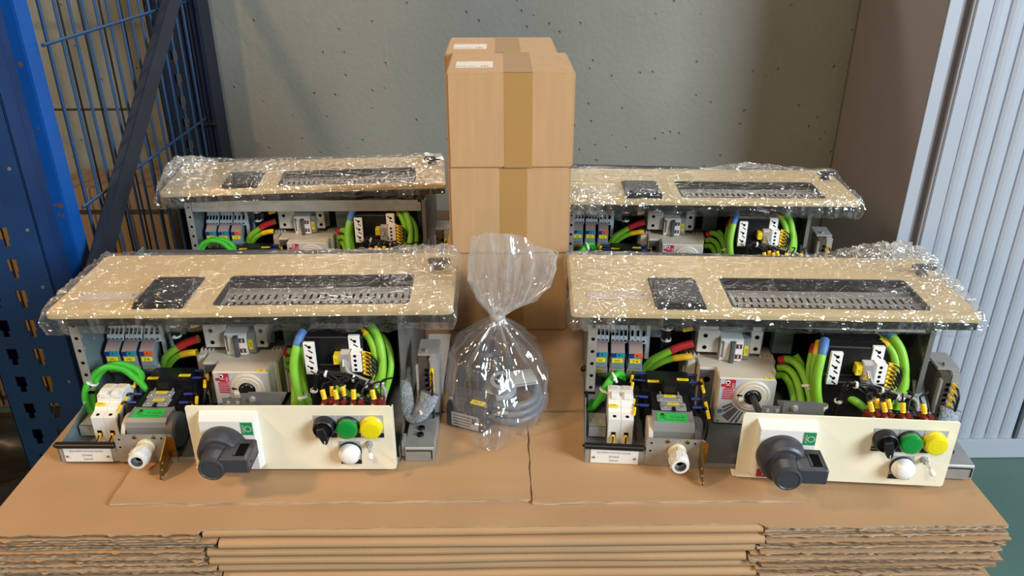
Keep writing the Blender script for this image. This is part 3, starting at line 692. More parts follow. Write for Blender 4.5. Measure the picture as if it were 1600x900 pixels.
    ax.box(.389, .401, .0815, .09, .0905, .0955, 'bright', .001); ax = ax.build('auxiliary_block', U)
    b = MB(); b.box(.404, .4195, .0825, .098, .0955, .128, 'bwhite', .0006)
    for k in range(4): b.lathe((.4105, .0824, .1235 - .0075*k), (0, -1, 0), [(0, .0024), (.0002, .0019, 'hole'), (.0003, 0, 'hole')], 'grey', 12)
    b.build('contact_face', ax)
    b = MB(); b.box(.3785, .3872, .0845, .0985, .108, .1225, 'taglab', .0004); b.text('3T', (.3828, .0844, .1155), (0, 0, 1), (-1, 0, 0), .0038, 'ink'); b.build('circuit_label', ax)
    # black aux wires with yellow sleeves right of the contactor
    for k in range(6):
        z = .128 - .0068*k; p0 = (.4205, .086, z)
        b = MB().tube([p0, (.430, .083, z-.001), (.438, .083, z-.008-.002*k), (.4415-.001*k, .086, z-.025), (.432-.002*k, .075, .072)], .0015, 'black', 8); o = b.build('control_wire', U); yellow_sleeve(o, (.4208, .0858, z), (1, -.12, -.25), .0125, .0029)
    # ---- green power cables
    P = [
     ([(.290, .150, .090), (.302, .143, .096), (.314, .130, .092), (.322, .112, .078), (.327, .092, .058), (.328, .075, .03), (.326, .07, .01)], .0058, 'red', .16),
     ([(.290, .150, .077), (.300, .143, .081), (.310, .128, .076), (.315, .108, .06), (.317, .09, .038), (.318, .08, .008)], .0055, None, 0),
     ([(.290, .150, .064), (.299, .142, .067), (.306, .125, .06), (.309, .105, .042), (.309, .09, .02), (.309, .085, .006)], .0055, None, 0),
     ([(.334, .104, .153), (.3315, .096, .149), (.3285, .088, .140), (.325, .080, .126), (.323, .074, .108), (.325, .068, .086), (.330, .062, .064), (.335, .058, .03)], .0061, 'blue', .33),
     ([(.334, .122, .139), (.3310, .114, .134), (.328, .107, .124), (.326, .101, .108), (.327, .095, .088), (.331, .088, .066), (.336, .085, .04)], .0058, 'yel', .33),
     ([(.332, .132, .128), (.3285, .126, .122), (.326, .120, .110), (.325, .114, .094), (.328, .108, .07), (.333, .104, .045)], .0058, 'red', .3),
     ([(.418, .128, .160), (.426, .120, .158), (.434, .113, .152), (.442, .105, .140), (.447, .096, .122), (.448, .088, .102), (.445, .080, .080), (.438, .072, .05)], .0062, 'blue', .24),
     ([(.416, .120, .146), (.424, .112, .143), (.431, .106, .136), (.436, .100, .124), (.438, .094, .108), (.437, .086, .088), (.432, .078, .06)], .0058, 'yel', .24),
     ([(.42, .14, .14), (.44, .13, .132), (.453, .118, .118), (.457, .108, .1), (.455, .096, .08), (.445, .088, .05)], .0056, None, 0),
     ([(.300, .165, .075), (.311, .155, .070), (.319, .145, .055), (.322, .135, .03), (.322, .13, .008)], .0056, None, 0),
     ([(.312, .15, .10), (.322, .14, .085), (.327, .125, .06), (.327, .115, .02)], .0054, None, 0),
     ([(.352, .16, .05), (.372, .095, .07), (.392, .082, .062), (.41, .10, .04)], .0062, None, 0),
     ([(.362, .16, .04), (.385, .10, .06), (.41, .088, .052), (.43, .11, .03)], .0062, None, 0),
    ]
    for pts, r, sl, sn in P: cable(U, pts, r, 'green', sleeve=sl, slen=sn)
    for (p, d, r) in (((.3235, .108, .074), (.1, -.5, -.8), .011), ((.333, .064, .068), (.1, -.2, -1), .011), ((.441, .078, .082), (-.1, -.2, -1), .012)):
        b = MB(); d = Vector(d).normalized(); b.lathe(Vector(p) - d*.002, d, [(0, r*.75), (0, r*.8), (.004, r*.8), (.004, r*.75)], 'tie', 14); b.box(p[0]-.002, p[0]+.002, p[1]-r*.85-.002, p[1]-r*.85+.002, p[2]-.002, p[2]+.002, 'tie', .0005); b.build('cable_tie', U)
    # ---- looped black control wires, grey screened cable
    rnd = random.Random(5)
    lb = MB()
    for k in range(5):
        d = lambda a: rnd.uniform(-a, a)
        lb.tube([(.349+d(.003), .058, .045), (.352+d(.003), .06+d(.003), .075), (.357+d(.003), .062+d(.003), .100+d(.003)), (.366+d(.003), .062+d(.003), .1085+d(.003)), (.380+d(.004), .06+d(.003), .104+d(.003)), (.392+d(.004), .055+d(.003), .095+d(.003)), (.398+d(.004), .045+d(.004), .080)], .0015, 'black', 8)
    lo = lb.build('wire_loop', U)
    for p, d in (((.3525, .060, .08), (.1, 0, 1)), ((.372, .061, .107), (1, 0, -.2)), ((.396, .052, .09), (.6, -.4, -.8))): ring_tie(lo, p, d, .0048)
    lb = MB()
    for k in range(5):
        d = lambda a: rnd.uniform(-a, a)
        lb.tube([(.362, .064, .098+d(.003)), (.38+d(.003), .068+d(.004), .101+d(.003)), (.405, .066+d(.004), .098+d(.003)), (.425+d(.004), .06+d(.003), .092+d(.003)), (.44+d(.004), .05+d(.003), .086+d(.003)), (.458, .035, .075)], .0015, 'black', 8)
    lo = lb.build('wire_loop', U)
    for p, d in (((.41, .065, .097), (1, 0, -.2)), ((.43, .057, .091), (1, -.4, -.3))): ring_tie(lo, p, d, .005)
    cable(U, [(.3955, .084, .114), (.397, .078, .108), (.403, .074, .100), (.415, .070, .0965), (.432, .062, .0945), (.446, .056, .094), (.454, .052, .090), (.456, .049, .080), (.452, .046, .062)], .0027, 'greyc', 'screened_cable')
    b = MB(); b.lathe((.3945, .0835, .1165), (.1, -1, -.9), [(0, .0028), (.011, .0028), (.011, 0)], 'bright', 12); b.build('metal_ferrule', U)
    # ---- red contact blocks behind the panel with wires and markers
    for k, x in enumerate((.384, .401, .424, .452)):
        b = MB(); b.box(x-.008, x+.008, -.018, .03, .074, .0895, 'rblock', .0012); b.box(x-.0085, x-.001, -.008, .012, .0895, .0955, 'rblock', .001); b.box(x+.001, x+.0085, .008, .026, .0895, .0945, 'rblock', .001); b.box(x-.009, x+.009, -.0235, -.017, .072, .095, 'black', .001)
        for (dx, dy) in ((-.005, .0), (.005, .017)): b.lathe((x+dx, dy, .0950), (0, 0, 1), [(0, .0022), (.001, .002), (.0012, 0)], 'bright', 10)
        o = b.build('contact_block', U)
        for j in range(2):
            p0 = Vector((x - .004 + .009*j, .010 + .008*j, .0955)); lean = random.uniform(-.3, .3)
            b = MB().tube([p0, p0 + Vector((lean*.01, .006, .010)), p0 + Vector((lean*.03 + .004, .018, .016)), p0 + Vector((.010, .035, .010))], .0014, 'black', 8); wv = b.build('control_wire', o)
            if j == 0 or k < 2: yellow_sleeve(wv, p0 + Vector((0, .001, .002)), (lean, .45, .9), .0135, .0035)
    b = MB()
    for k in range(4): b.tube([(.37+.012*k, .02, .07), (.385+.01*k, .012, .091), (.41+.01*k, .02, .094-.002*k), (.44, .015+.004*k, .09), (.468, .02, .07)], .0013, 'black', 8)
    b.build('wire_loop', U)
    # ---- right hand slide rail, plug and braid
    b = MB(); b.prism([(.001, .0), (.001, .021), (.003, .0235), (.075, .0235), (.08, .012), (.35, .012), (.35, 0)], 'x', .4865, .527, 'steel', .0005)
    b.box(.4885, .5245, .0003, .0012, .0175, .0187, 'hole'); b.box(.5235, .5247, .0003, .0012, .004, .0185, 'hole'); b.box(.4815, .4865, .004, .026, .006, .030, 'steel', .0006)
    sr = b.build('slide_rail', U)
    for y in (.030, .046):
        b = MB(); b.lathe((.5055, y, .0235), (0, 0, 1), [(0, .0052), (.003, .005), (.0036, .003), (.0022, .0028, 'hole'), (.0022, 0, 'hole')], 'black', 16); b.build('screw', sr)
    b = MB(); b.box(.4975, .5135, .092, .135, .014, .110, 'brown', .002); b.box(.5145, .5285, .095, .135, .016, .111, 'grey', .002)
    for k in range(9): b.box(.509, .5135, .0912, .0925, .022 + .0088*k, .0265 + .0088*k, 'hole')
    b.box(.4965, .500, .085, .093, .05, .105, 'bright', .0006)
    b.box(.4975, .5285, .104, .150, .1105, .1145, 'steel', .0008); b.box(.5085, .5125, .11, .116, .1143, .1185, 'steel', .0005)
    pl = b.build('plug_connector', U)
    for k in range(6):
        p0 = (.5185, .094, .094 - .011*k); b = MB().tube([p0, (.520, .082, p0[2]), (.521, .074, p0[2]-.008), (.520, .072, p0[2]-.02)], .0016, 'black', 8); o = b.build('control_wire', pl); yellow_sleeve(o, (.5188, .0935, p0[2]), (.12, -1, -.12), .0105, .003)
    b = MB(); b.tube([(.4785, .112, .088), (.480, .092, .064), (.484, .072, .046), (.491, .060, .037), (.501, .058, .040), (.511, .066, .050), (.517, .078, .064)], lambda t: .0085 + .006*t, 'braid', 14, flat=(0, -.55, .83)); br_ = b.build('braided_strap', U)
    ring_tie(br_, (.505, .0575, .044), (1, .2, .5), .0035)
    # ---- operating panel
    pn = MB(); pn.prism(rrect(.203, .477, .007, .111, .004), 'y', -.0255, -.0235, 'creamp', .0003); pn.box(.4755, .477, -.0235, -.012, .007, .105, 'creamp', .0003); pn.box(.2, .477, -.0235, -.010, .0065, .008, 'creamp', .0003)
    pn.box(.272, .282, -.0235, .0145, .078, .0795, 'steeld', .0003)
    pn = pn.build('operating_panel', U)
    b = MB()
    A = [(.2215, .0165), (.2985, .0165), (.2985, .104), (.2215, .104)]; Bq = [(.2245, .0195), (.2955, .0195), (.2955, .0965), (.2245, .0965)]
    vs = [(x, -.0255, z) for x, z in A] + [(x, -.0405, z) for x, z in Bq]
    b.add(vs, [(0, 1, 5, 4), (1, 2, 6, 5), (2, 3, 7, 6), (3, 0, 4, 7), (4, 5, 6, 7)], 'white'); b.build('handle_base', pn)
    b = MB(); b.box(.2795, .2945, -.0413, -.0404, .0760, .0952, 'greenl'); yy = -.0415
    for k in range(20):
        a0, a1 = 2*math.pi*k/20, 2*math.pi*(k+1)/20; c = (.2885, .0855)
        b.add([(c[0]+r*math.cos(a), yy, c[1]+r*math.sin(a)) for a, r in ((a0, .0038), (a0, .0047), (a1, .0047), (a1, .0038))], [(0, 1, 2, 3)], 'paper')
    b.text('OFF', (.2822, yy, .0855), (0, 0, -1), (1, 0, 0), .0026, 'paper', .013); b.build('off_label', pn, label='green OFF label')
    b = MB(); b.box(.2265, .2425, -.0413, -.0404, .0215, .0335, 'redl'); b.text('ON', (.2345, yy, .0305), (1, 0, 0), (0, 0, 1), .0032, 'paper', .007); b.box(.2338, .2352, yy, -.041, .0232, .0278, 'paper'); b.build('on_label', pn, label='red ON label')
    hd = MB(); hd.lathe((.2530, -.0405, .0585), (0, -1, 0), [(0, .0312), (.006, .0312), (.022, .0285), (.0245, .0255), (.0245, .0)], 'dark', 40)
    hd.lathe((.2530, -.064, .0585), (-.02, -1, -.02), [(0, .0205), (.003, .0195), (.024, .0178), (.0275, .0165), (.0285, .0142), (.0275, .0132), (.0275, .0)], 'dark', 36)
    hd.prism(rrect(.262, .3005, .0515, .0745, .003), 'y', -.0905, -.047, 'dark', .0018)
    hd = hd.build('rotary_handle', pn)
    b = MB(); b.box(.2795, .2945, -.084, -.058, .0742, .0748, 'hole', .0002); b.box(.2800, .2825, -.083, -.059, .0747, .0752, 'dark'); b.disc((.3007, -.078, .062), (1, 0, 0), .0017, 'hole'); b.build('padlock_slot', hd)
    def legend(x0, x1, z0, z1, st):
        b = MB(); b.box(x0, x1, -.0263, -.0255, z0, z1, 'silver', .0003); b.box(x0+.0006, x1-.0006, -.0266, -.0262, z0+.0006, z0+.0075, 'black')
        if st: b.text(st, (x0 + .008, -.0267, z0+.0042), (1, 0, 0), (0, 0, 1), .0026, 'paper')
        b.build('legend_plate', pn)
    legend(.372, .402, .0605, .0965, 'OPEN-A'); legend(.4035, .4335, .0605, .0965, None); legend(.435, .465, .0605, .0965, 'ON'); legend(.4025, .4315, .0165, .0545, None)
    b = MB(); b.lathe((.3865, -.026, .081), (0, -1, 0), [(0, .0152), (.004, .0152), (.012, .0140), (.0135, .0125), (.010, .0115), (.010, 0)], 'black', 30)
    b.prism([(-.005, .009), (.005, .009), (.0058, 0), (.0035, -.0135), (0, -.016), (-.0035, -.0135), (-.0058, 0)], 'y', -.0455, -.033, 'black', .001)
    n0 = len(b.v) ; b.v = b.v
    # move the pointer (last prism) onto the selector axis, tilted to the right
    pv = MB(); pv.lathe((.3865, -.026, .081), (0, -1, 0), [(0, .0152), (.004, .0152), (.012, .0140), (.0135, .0125), (.010, .0115), (.010, 0)], 'black', 30)
    ca, sa = math.cos(R_(14)), math.sin(R_(14))
    pv.prism([(.3865 + x*ca - z*sa, .080 + x*sa + z*ca) for x, z in [(-.005, .009), (.005, .009), (.0062, 0), (.0038, -.0145), (0, -.0175), (-.0038, -.0145), (-.0062, 0)]], 'y', -.0475, -.033, 'black', .001)
    e = (.3865 + .0125*sa, -.0476, .080 - .0125*ca); pv.box(e[0]-.0006, e[0]+.0006, -.0478, -.0474, e[2]-.0025, e[2]+.0025, 'paper')
    pv.build('selector_switch', pn)
    for (x, z, m_, nm, lb_) in ((.4175, .080, 'lensg', 'indicator_lamp', 'green indicator lamp'), (.4490, .080, 'lensy', 'indicator_lamp', 'yellow indicator lamp')):
        b = MB(); b.lathe((x, -.026, z), (0, -1, 0), [(0, .0155), (.0035, .0155), (.0045, .0146), (.0045, .012)], 'black' if m_ == 'lensg' else 'lensy', 32)
        b.lathe((x, -.0305, z), (0, -1, 0), [(0, .0143), (.0055, .0143), (.0075, .0135), (.0085, .0115), (.009, .006), (.0091, 0)], m_, 32)
        b.build(nm, pn, label=lb_)
    b = MB(); b.lathe((.4170, -.026, .0385), (0, -1, 0), [(0, .0155), (.003, .0155), (.004, .0148), (.004, .012)], 'black', 32); b.lathe((.4170, -.030, .0385), (0, -1, 0), [(0, .0148), (.004, .0148), (.007, .0140), (.0095, .0124), (.0115, .0098), (.0128, .0064), (.0134, .003), (.0135, 0)], 'bwhite', 32); b.build('indicator_lamp', pn, label='white domed indicator lamp')
    b = MB(); b.lathe((.4435, -.0255, .0505), (0, -1, 0), [(0, .0052), (.0012, .0052), (.0012, .004), (.007, .0038), (.0075, .002), (.0075, 0)], 'bright', 14); b.cyl((.4435, -.032, .0505), (.4475, -.0445, .044), .0016, 'bright', 10); o = b.build('toggle_switch', pn)
    b = MB(); b.lathe((.4470, -.043, .0448), (.3, -1, -.52), [(-.003, .0014), (-.001, .0032), (.0035, .0038), (.0065, .0026), (.0072, 0)], 'bwhite', 16); b.build('toggle_cap', o)
    return U

def earth_loop(U):
    for k, (dx, dy) in enumerate(((0, 0), (.007, .008))):
        cable(U, [(.050+dx, .118+dy, .035), (.022, .085+dy*.5, .012), (.004+dx*.6, .088+dy, .028), (.000+dx, .096+dy, .052), (.012+dx, .104+dy, .076), (.033+dx, .110+dy, .088), (.055+dx, .112+dy, .084), (.070+dx, .110+dy, .072), (.083, .105, .062), (.095, .1, .05)], .0052, 'greenb', 'earth_cable')
    ring_tie(U, (.009, .104, .066), (.5, .2, .8), .0088)
def earth_drop(U):
    for k, (dx, dy, dz) in enumerate(((0, 0, 0), (.006, .004, .003), (.002, .007, -.004))):
        cable(U, [(.060, .15+dy, .045), (.046+dx, .120+dy, .072), (.036+dx, .106+dy, .072+dz), (.028+dx, .100+dy, .060+dz), (.021+dx, .096+dy, .044+dz), (.013+dx*.6, .094+dy, .030+dz), (.006+dx, .099+dy, .023), (.010+dx, .115+dy, .020)], .0046, 'greenb', 'earth_cable')
    ring_tie(U, (.029, .102, .055), (.4, .15, .9), .0085); ring_tie(U, (.042, .108, .074), (.8, .3, .3), .0085)
def drive_shaft(U):
    b = MB(); b.cyl((.2435, .092, .0590), (.2505, -.022, .0585), .0048, 'dark', 14); b.build('drive_shaft', U)

base_unit = make_feeder()
POSE = [(-.623, .915, -.016), (.116, .903, -.091), (-.631, 1.411, -.002), (.127, 1.410, -.089)]
LABS = ['open motor feeder unit at the front left of the pile, left of the plastic bag', 'open motor feeder unit at the front right of the pile, nearest the grey cabinet',
        'open motor feeder unit in the back row, left of the stacked cartons', 'open motor feeder unit in the back row right of the stacked cartons']
units = [base_unit] + [copy_tree(base_unit) for _ in range(3)]
for i, U in enumerate(units):
    U.location = (POSE[i][0], POSE[i][1], .0003); U.rotation_euler = (0, 0, POSE[i][2])
    tag(U, LABS[i], 'switchgear unit', 'open motor feeder units')
    (earth_loop if i in (0, 2) else earth_drop)(U)
    if i in (1, 3): drive_shaft(U)
    if i == 2: MB().box(.0145, .4715, .0965, .098, .1555, .1735, 'steel', .0004).build('cross_rail', U)

# ------------------------------------------------------------------ wrapped compartment doors lying on the units
DW, DD, DZ = .565, .200, .1782
SH = .0165
def make_door():
    R0 = empty('wrapped_cover_panel')
    n = 6
    def ring(x0, x1, y0, y1, r, z): return [(x, y, z) for x, y in rrect(x0, x1, y0, y1, r, n)]
    rings = [ring(.001, DW-.001, .001, DD, .008, .0115), ring(0, DW, 0, DD, .008, .0125), ring(0, DW, 0, DD, .008, .0185), ring(.0012, DW-.0012, .0012, DD-.0012, .0075, .0215), ring(.004, DW-.004, .004, DD-.004, .006, .0232),
             ring(.226, .503, .031-SH, .131-SH, .007, .0232), ring(.226, .503, .031-SH, .131-SH, .007, .0115)]
    m = len(rings[0]); vs = [p for r in rings for p in r]; fs = []
    for a in range(len(rings)):
        c = (a + 1) % len(rings)
        for i in range(m): fs.append((a*m+i, a*m+(i+1) % m, c*m+(i+1) % m, c*m+i))
    b = MB(); b.add(vs, fs, 'cream'); b.disc((.0105, .0105, .0234), (0, 0, 1), .0022, 'dgrey')
    b.build('door_panel', R0)
    b = MB()
    o_ = [(x, y, z) for z in (0, .0113) for x, y in rrect(.020, DW-.003, .0015, DD-.006, .004, n)]
    i_ = [(x, y, z) for z in (0, .0113) for x, y in rrect(.034, DW-.018, .010, DD-.020, .004, n)]
    vs = o_ + i_; q = m; fs = []
    for i in range(q):
        j = (i+1) % q; fs += [(i, j, q+j, q+i), (2*q+j, 2*q+i, 3*q+i, 3*q+j), (q+i, q+j, 3*q+j, 3*q+i), (j, i, 2*q+i, 2*q+j)]
    b.add(vs, fs, 'seal'); b.build('door_seal', R0, label='black rubber seal')
    b = MB()
    vs = ring(.2262, .5028, .0312, .1308, .007, .0234) + ring(.2295, .4995, .0345, .1275, .005, .0234) + ring(.2295, .4995, .0345, .1275, .005, .013) + ring(.2262, .5028, .0312, .1308, .007, .013)
    fs = []
    for a in range(4):
        for i in range(m): fs.append((a*m+i, a*m+(i+1) % m, ((a+1) % 4)*m+(i+1) % m, ((a+1) % 4)*m+i))
    b.add(vs, fs, 'seal')
    b.v = [(x, y - SH, z) for x, y, z in b.v]; b.build('window_frame', R0, label='black window frame')
    b = MB(); b.box(.2298, .4992, .0348, .098, .0125, .0140, 'grill'); b.box(.2298, .4992, .0968, .098, .0125, .0175, 'grill')
    for r_, (y0, y1) in enumerate(((.045, .060), (.068, .083))):
        for k in range(25): b.box(.2375 + .0103*k + .003*r_, .2412 + .0103*k + .003*r_, y0, y1, .0139, .01415, 'hole')
    for k in range(24): b.disc((.241 + .0107*k, .091, .0142), (0, 0, 1), .0009, 'hole', 8)
    b.v = [(x, y - SH, z) for x, y, z in b.v]; b.build('grille', R0, label='grey slotted grille')
    b = MB(); b.box(.024, .112, .051, .0765, .0233, .0246, 'strip', .0004)
    for x in (.0305, .1045): b.lathe((x, .0655, .0246), (0, 0, 1), [(0, .0024), (.0008, .0022), (.0012, 0)], 'grey', 12)
    b.v = [(x, y - SH, z) for x, y, z in b.v]; b.build('blank_label_strip', R0, label='pale label strip')
    b = MB(); b.box(.118, .189, .0215, .1225, .0233, .0262, 'black', .0015); b.box(.1225, .1845, .026, .118, .0258, .0290, 'black', .002); b.box(.127, .180, .036, .112, .0286, .0300, 'black', .0012)
    b.box(.119, .188, .0215, .030, .026, .0325, 'black', .003); b.box(.1225, .132, .035, .100, .0285, .0345, 'black', .0022)
    for k in range(18):
        a0, a1 = 2*math.pi*k/18, 2*math.pi*(k+1)/18; c = (.156, .070)
        b.add([(c[0]+r*math.cos(a), c[1]+r*math.sin(a), .0302) for a, r in ((a0, .014), (a1, .014), (a1, .0155), (a0, .0155))], [(0, 1, 2, 3)], 'dgrey')
    b.v = [(x, y - SH, z) for x, y, z in b.v]; b.build('latch_plate', R0, label='black square latch plate')
    b = MB(); b.lathe((.538, .152, .0233), (0, 0, 1), [(0, .0095), (.004, .009), (.005, .007), (.010, .007)], 'black', 20)
    b.box(.521, .556, .1455, .1575, .0320, .0395, 'black', .002); b.v = [(x, y - SH, z) for x, y, z in b.v]; b.build('quarter_turn_lock', R0, label='black wing lock')
    return R0

def film_mesh(seed, bumps, hang):
    NU, NV = 250, 84
    path = [(DD+.006, .004), (DD+.005, .014), (DD+.003, .0235), (DD-.006, .0268), (.16, .0272), (.11, .0272), (.06, .0272), (.006, .0268), (-.0035, .022), (-.0058, .012), (-.0055, .0015), (-.0035, -.004 - hang), (.003, -.008 - hang*1.6)]
    dist = [0]
    for i in range(1, len(path)): dist.append(dist[-1] + math.hypot(path[i][0]-path[i-1][0], path[i][1]-path[i-1][1]))
    def P(t):
        d = t * dist[-1]
        for i in range(len(path)-1):
            if d <= dist[i+1] + 1e-9:
                f = (d - dist[i]) / (dist[i+1] - dist[i]); return path[i][0]*(1-f)+path[i+1][0]*f, path[i][1]*(1-f)+path[i+1][1]*f
        return path[-1]
    b = MB(); vs = []; fs = []; att = []
    for i in range(NU + 1):
        s = i / NU; x = -.006 + (DW + .012) * s
        edge = min(x + .006, DW + .006 - x)
        drop = max(0, 1 - edge / .006)
        for j in range(NV + 1):
            y, z = P(j / NV)
            top = 1 if -.001 < y < DD and z > .02 else 0
            q = Vector((x * 14, y * 26, seed * 5.3))
            r1 = 1 - abs(noise.noise(q)) * 2; r2 = 1 - abs(noise.noise(q * 2.7 + Vector((9, 3, 1)))) * 2
            d = max(0, r1) ** 4 * .0016 + max(0, r2) ** 4 * .0010 + .0003; lay = 0
            qs = Vector((x * 9 + y * 16, y * 40 - x * 14, seed * 2.7)); r3 = 1 - abs(noise.noise(qs)) * 2.2
            qt = Vector((x * 30 - y * 22, y * 12 + x * 6, seed * 4.1)); r4 = 1 - abs(noise.noise(qt)) * 2.2
            cor = max(math.exp(-((x)/.16)**2), math.exp(-((DW-x)/.16)**2))
            d += max(0, r3) ** 6 * .0022 * (.2 + cor) + max(0, r4) ** 6 * .0022 * (.2 + cor)
            lay += .35 * (max(0, r3) ** 10 + max(0, r4) ** 10) * (.25 + cor); nx = noise.noise(q * 1.7) * .0008; dy = 0
            # fittings push the film up
            for (x0, x1, y0, y1, h) in ((.118, .189, .0215-SH, .1225-SH, .0085), (.521, .556, .144-SH, .159-SH, .0145)):
                gx = max(0, x0 - x, x - x1); gy = max(0, y0 - y, y - y1); g = math.hypot(gx, gy)
                if top: d += h * max(0, 1 - g / .02) ** 1.4 if g > 0 else h
            for (bx, by, sx, sy, h, fr) in bumps:
                by = by - SH
                g = math.exp(-((x-bx)/sx)**2 - ((y-by)/sy)**2)
                if g > .02:
                    rr = 1 - abs(noise.noise(Vector((x*fr, y*fr*1.2, seed+4)))) * 1.9
                    rr2 = noise.noise(Vector((x*fr*2.3, y*fr*2.3, seed+8)))
                    lay += g * min(1, h / .02) * (.25 + max(0, rr) ** 3 * .9); d += g * h * max(0.05, .45 + .55*rr) + g * h * .25 * abs(rr2); nx += g * h * .5 * rr2; dy += g * h * .6 * noise.noise(Vector((x*fr*1.5, y*fr*1.5, seed+12)))
            if top: zz = z + d; yy = y + dy
            else:
                zz = z + (noise.noise(q * 1.3) * .003 if z < 0 else 0) + dy * .5; yy = y - d * (1 if y < .1 else -1) * .9
                if y > DD - .02: zz += d * .4
                if z < -.002: zz += noise.noise(Vector((x*35, 2, seed))) * .004
            if drop: zz = zz + (.010 - zz) * drop * .8
            att.append(min(1.2, lay)); vs.append((x + nx * (1 if .004 < edge else .3), yy, zz))
    for i in range(NU):
        for j in range(NV): a = i*(NV+1)+j; fs.append((a, a+1, a+NV+2, a+NV+1))
    b.add(vs, fs, 'film', True); b.att = att; return b

door0 = make_door()
DPOSE = [(-.633, .985, .009), (.097, .980, -.046), (-.672, 1.496, .0885), (.123, 1.444, -.04)]
DL = ['film wrapped cream panel lying on the front left feeder unit', 'film wrapped cream panel lying on the front right feeder unit',
      'film wrapped cream panel lying on the back left unit, under the blue rack brace', 'film wrapped cream panel lying on the back right unit beside the grey cabinet side']
BUMP = [[(.52, .17, .07, .06, .014, 60), (.02, .10, .035, .09, .006, 60), (.55, .05, .03, .05, .006, 90), (.36, .20, .12, .03, .006, 70), (.30, .07, .1, .05, .003, 80)],
        [(.50, .205, .075, .045, .026, 60), (.545, .10, .04, .08, .011, 80), (.06, .17, .07, .04, .006, 70), (.03, .02, .04, .03, .006, 90)],
        [(.01, .12, .06, .10, .026, 50), (.15, .12, .12, .09, .010, 60), (.33, .1, .15, .08, .007, 60), (.5, .1, .1, .08, .004, 60)],
        [(.40, .21, .08, .03, .012, 70), (.03, .02, .06, .04, .010, 80), (.08, .18, .05, .05, .006, 70), (.52, .02, .06, .04, .006, 90)]]
HANG = [.0025, .0002, .001, .002]
doors = [door0] + [copy_tree(door0) for _ in range(3)]
for i, D_ in enumerate(doors):
    D_.location = (DPOSE[i][0], DPOSE[i][1], DZ); D_.rotation_euler = (0, 0, DPOSE[i][2])
    tag(D_, DL[i], 'cover panel', 'film wrapped cover panels')
    film_mesh(i + 1, BUMP[i], HANG[i]).build('plastic_film', D_, label='crinkled clear plastic film')

# ------------------------------------------------------------------ clear plastic bag with spare parts
BX, BY = -.004, 1.045
root = empty('spare_rotary_handle', (-.036, 1.100, 0.0)); tag(root, 'charcoal rotary handle at the back inside the clear plastic bag', 'handle')
b = MB(); b.lathe((0, 0, .001), (.12, -.25, 1), [(0, 0), (0, .038), (.020, .040), (.050, .037), (.056, .032), (.056, .022), (.086, .0205), (.090, .016), (.090, 0)], 'dark', 32); b.build('grip', root)
b = MB(); b.box(-.002, .055, -.022, .022, .026, .052, 'dark', .003); b.build('padlock_arm', root)
root = empty('grey_coupling', (-.004, 1.055, 0)); tag(root, 'pale grey plastic coupling in the middle of the clear plastic bag', 'coupling')
b = MB(); b.lathe((.0, .0, .002), (.05, -.45, 1), [(0, 0), (0, .026), (.010, .028), (.040, .025), (.044, .018), (.060, .016), (.060, .010), (.050, .010, 'hole'), (.05, 0, 'hole')], 'pgrey', 32); b.build('body', root)
b = MB()
for k in range(7): b.box(-.022, .012, -.030 - .0005*k, -.027, .010 + .0035*k, .012 + .0035*k, 'pgrey', .0005)
b.build('ribbed_grip', root)
root = empty('relay_module', (-.046, 1.0, 0.002), R_(-24)); root.rotation_euler = (R_(0), 0, R_(-24)); tag(root, 'black relay module with yellow marker at the front inside the clear bag', 'relay module')
b = MB(); b.prism([(-.022, 0), (-.022, .030), (-.016, .040), (.022, .044), (.022, 0)], 'x', -.032, .032, 'toner', .002)
for x in (-.028, .028): b.lathe((x, -.010, .041), (0, -.3, 1), [(0, .003), (.002, .0028), (.002, 0)], 'bright', 12)
b.build('module_body', root)
b = MB(); b.box(.004, .026, -.012, -.003, .0412, .0432, 'taglab'); b.text('3KA', (.015, -.0075, .0433), (1, 0, 0), (0, 1, 0), .005, 'ink', .013); b.build('yellow_label', root)
b = MB(); b.box(-.022, .022, -.0232, -.0219, .004, .027, 'silver')
for k in range(4): b.box(-.019, .008 + .003*(k % 2), -.0234, -.0231, .0075 + .005*k, .0088 + .005*k, 'ink')
b.box(.012, .019, -.0234, -.0231, .014, .024, 'dgrey'); b.build('rating_label', root)
b = MB(); b.tube([(.032, .0, .02), (.05, .0, .03), (.055, .012, .022)], .003, 'greyc', 10); b.build('lead', root)
b = MB()
for k in range(3): b.tube([(-.02+.004*k, 1.0, .010+.011*k), (.02, .985+.003*k, .012+.011*k), (.055-.003*k, 1.01, .014+.011*k), (.060-.003*k, 1.05, .018+.011*k), (.038, 1.075, .016+.011*k), (.018, 1.078, .010+.011*k)], .0058, 'cgrey', 10)
o = b.build('coiled_grey_cable'); tag(o, 'coiled pale grey cable on the right inside the clear plastic bag', 'cable')
b = MB(); b.box(.005, .052, 1.030, 1.066, .050, .052, 'clear', .0008, rot=Matrix.Rotation(R_(14), 3, 'Z')); b.box(.005, .052, 1.030, 1.066, .045, .047, 'clear', .0006, rot=Matrix.Rotation(R_(14), 3, 'Z'))
o = b.build('clear_cover'); tag(o, 'small clear plastic cover lying on the coiled cable in the bag', 'cover')
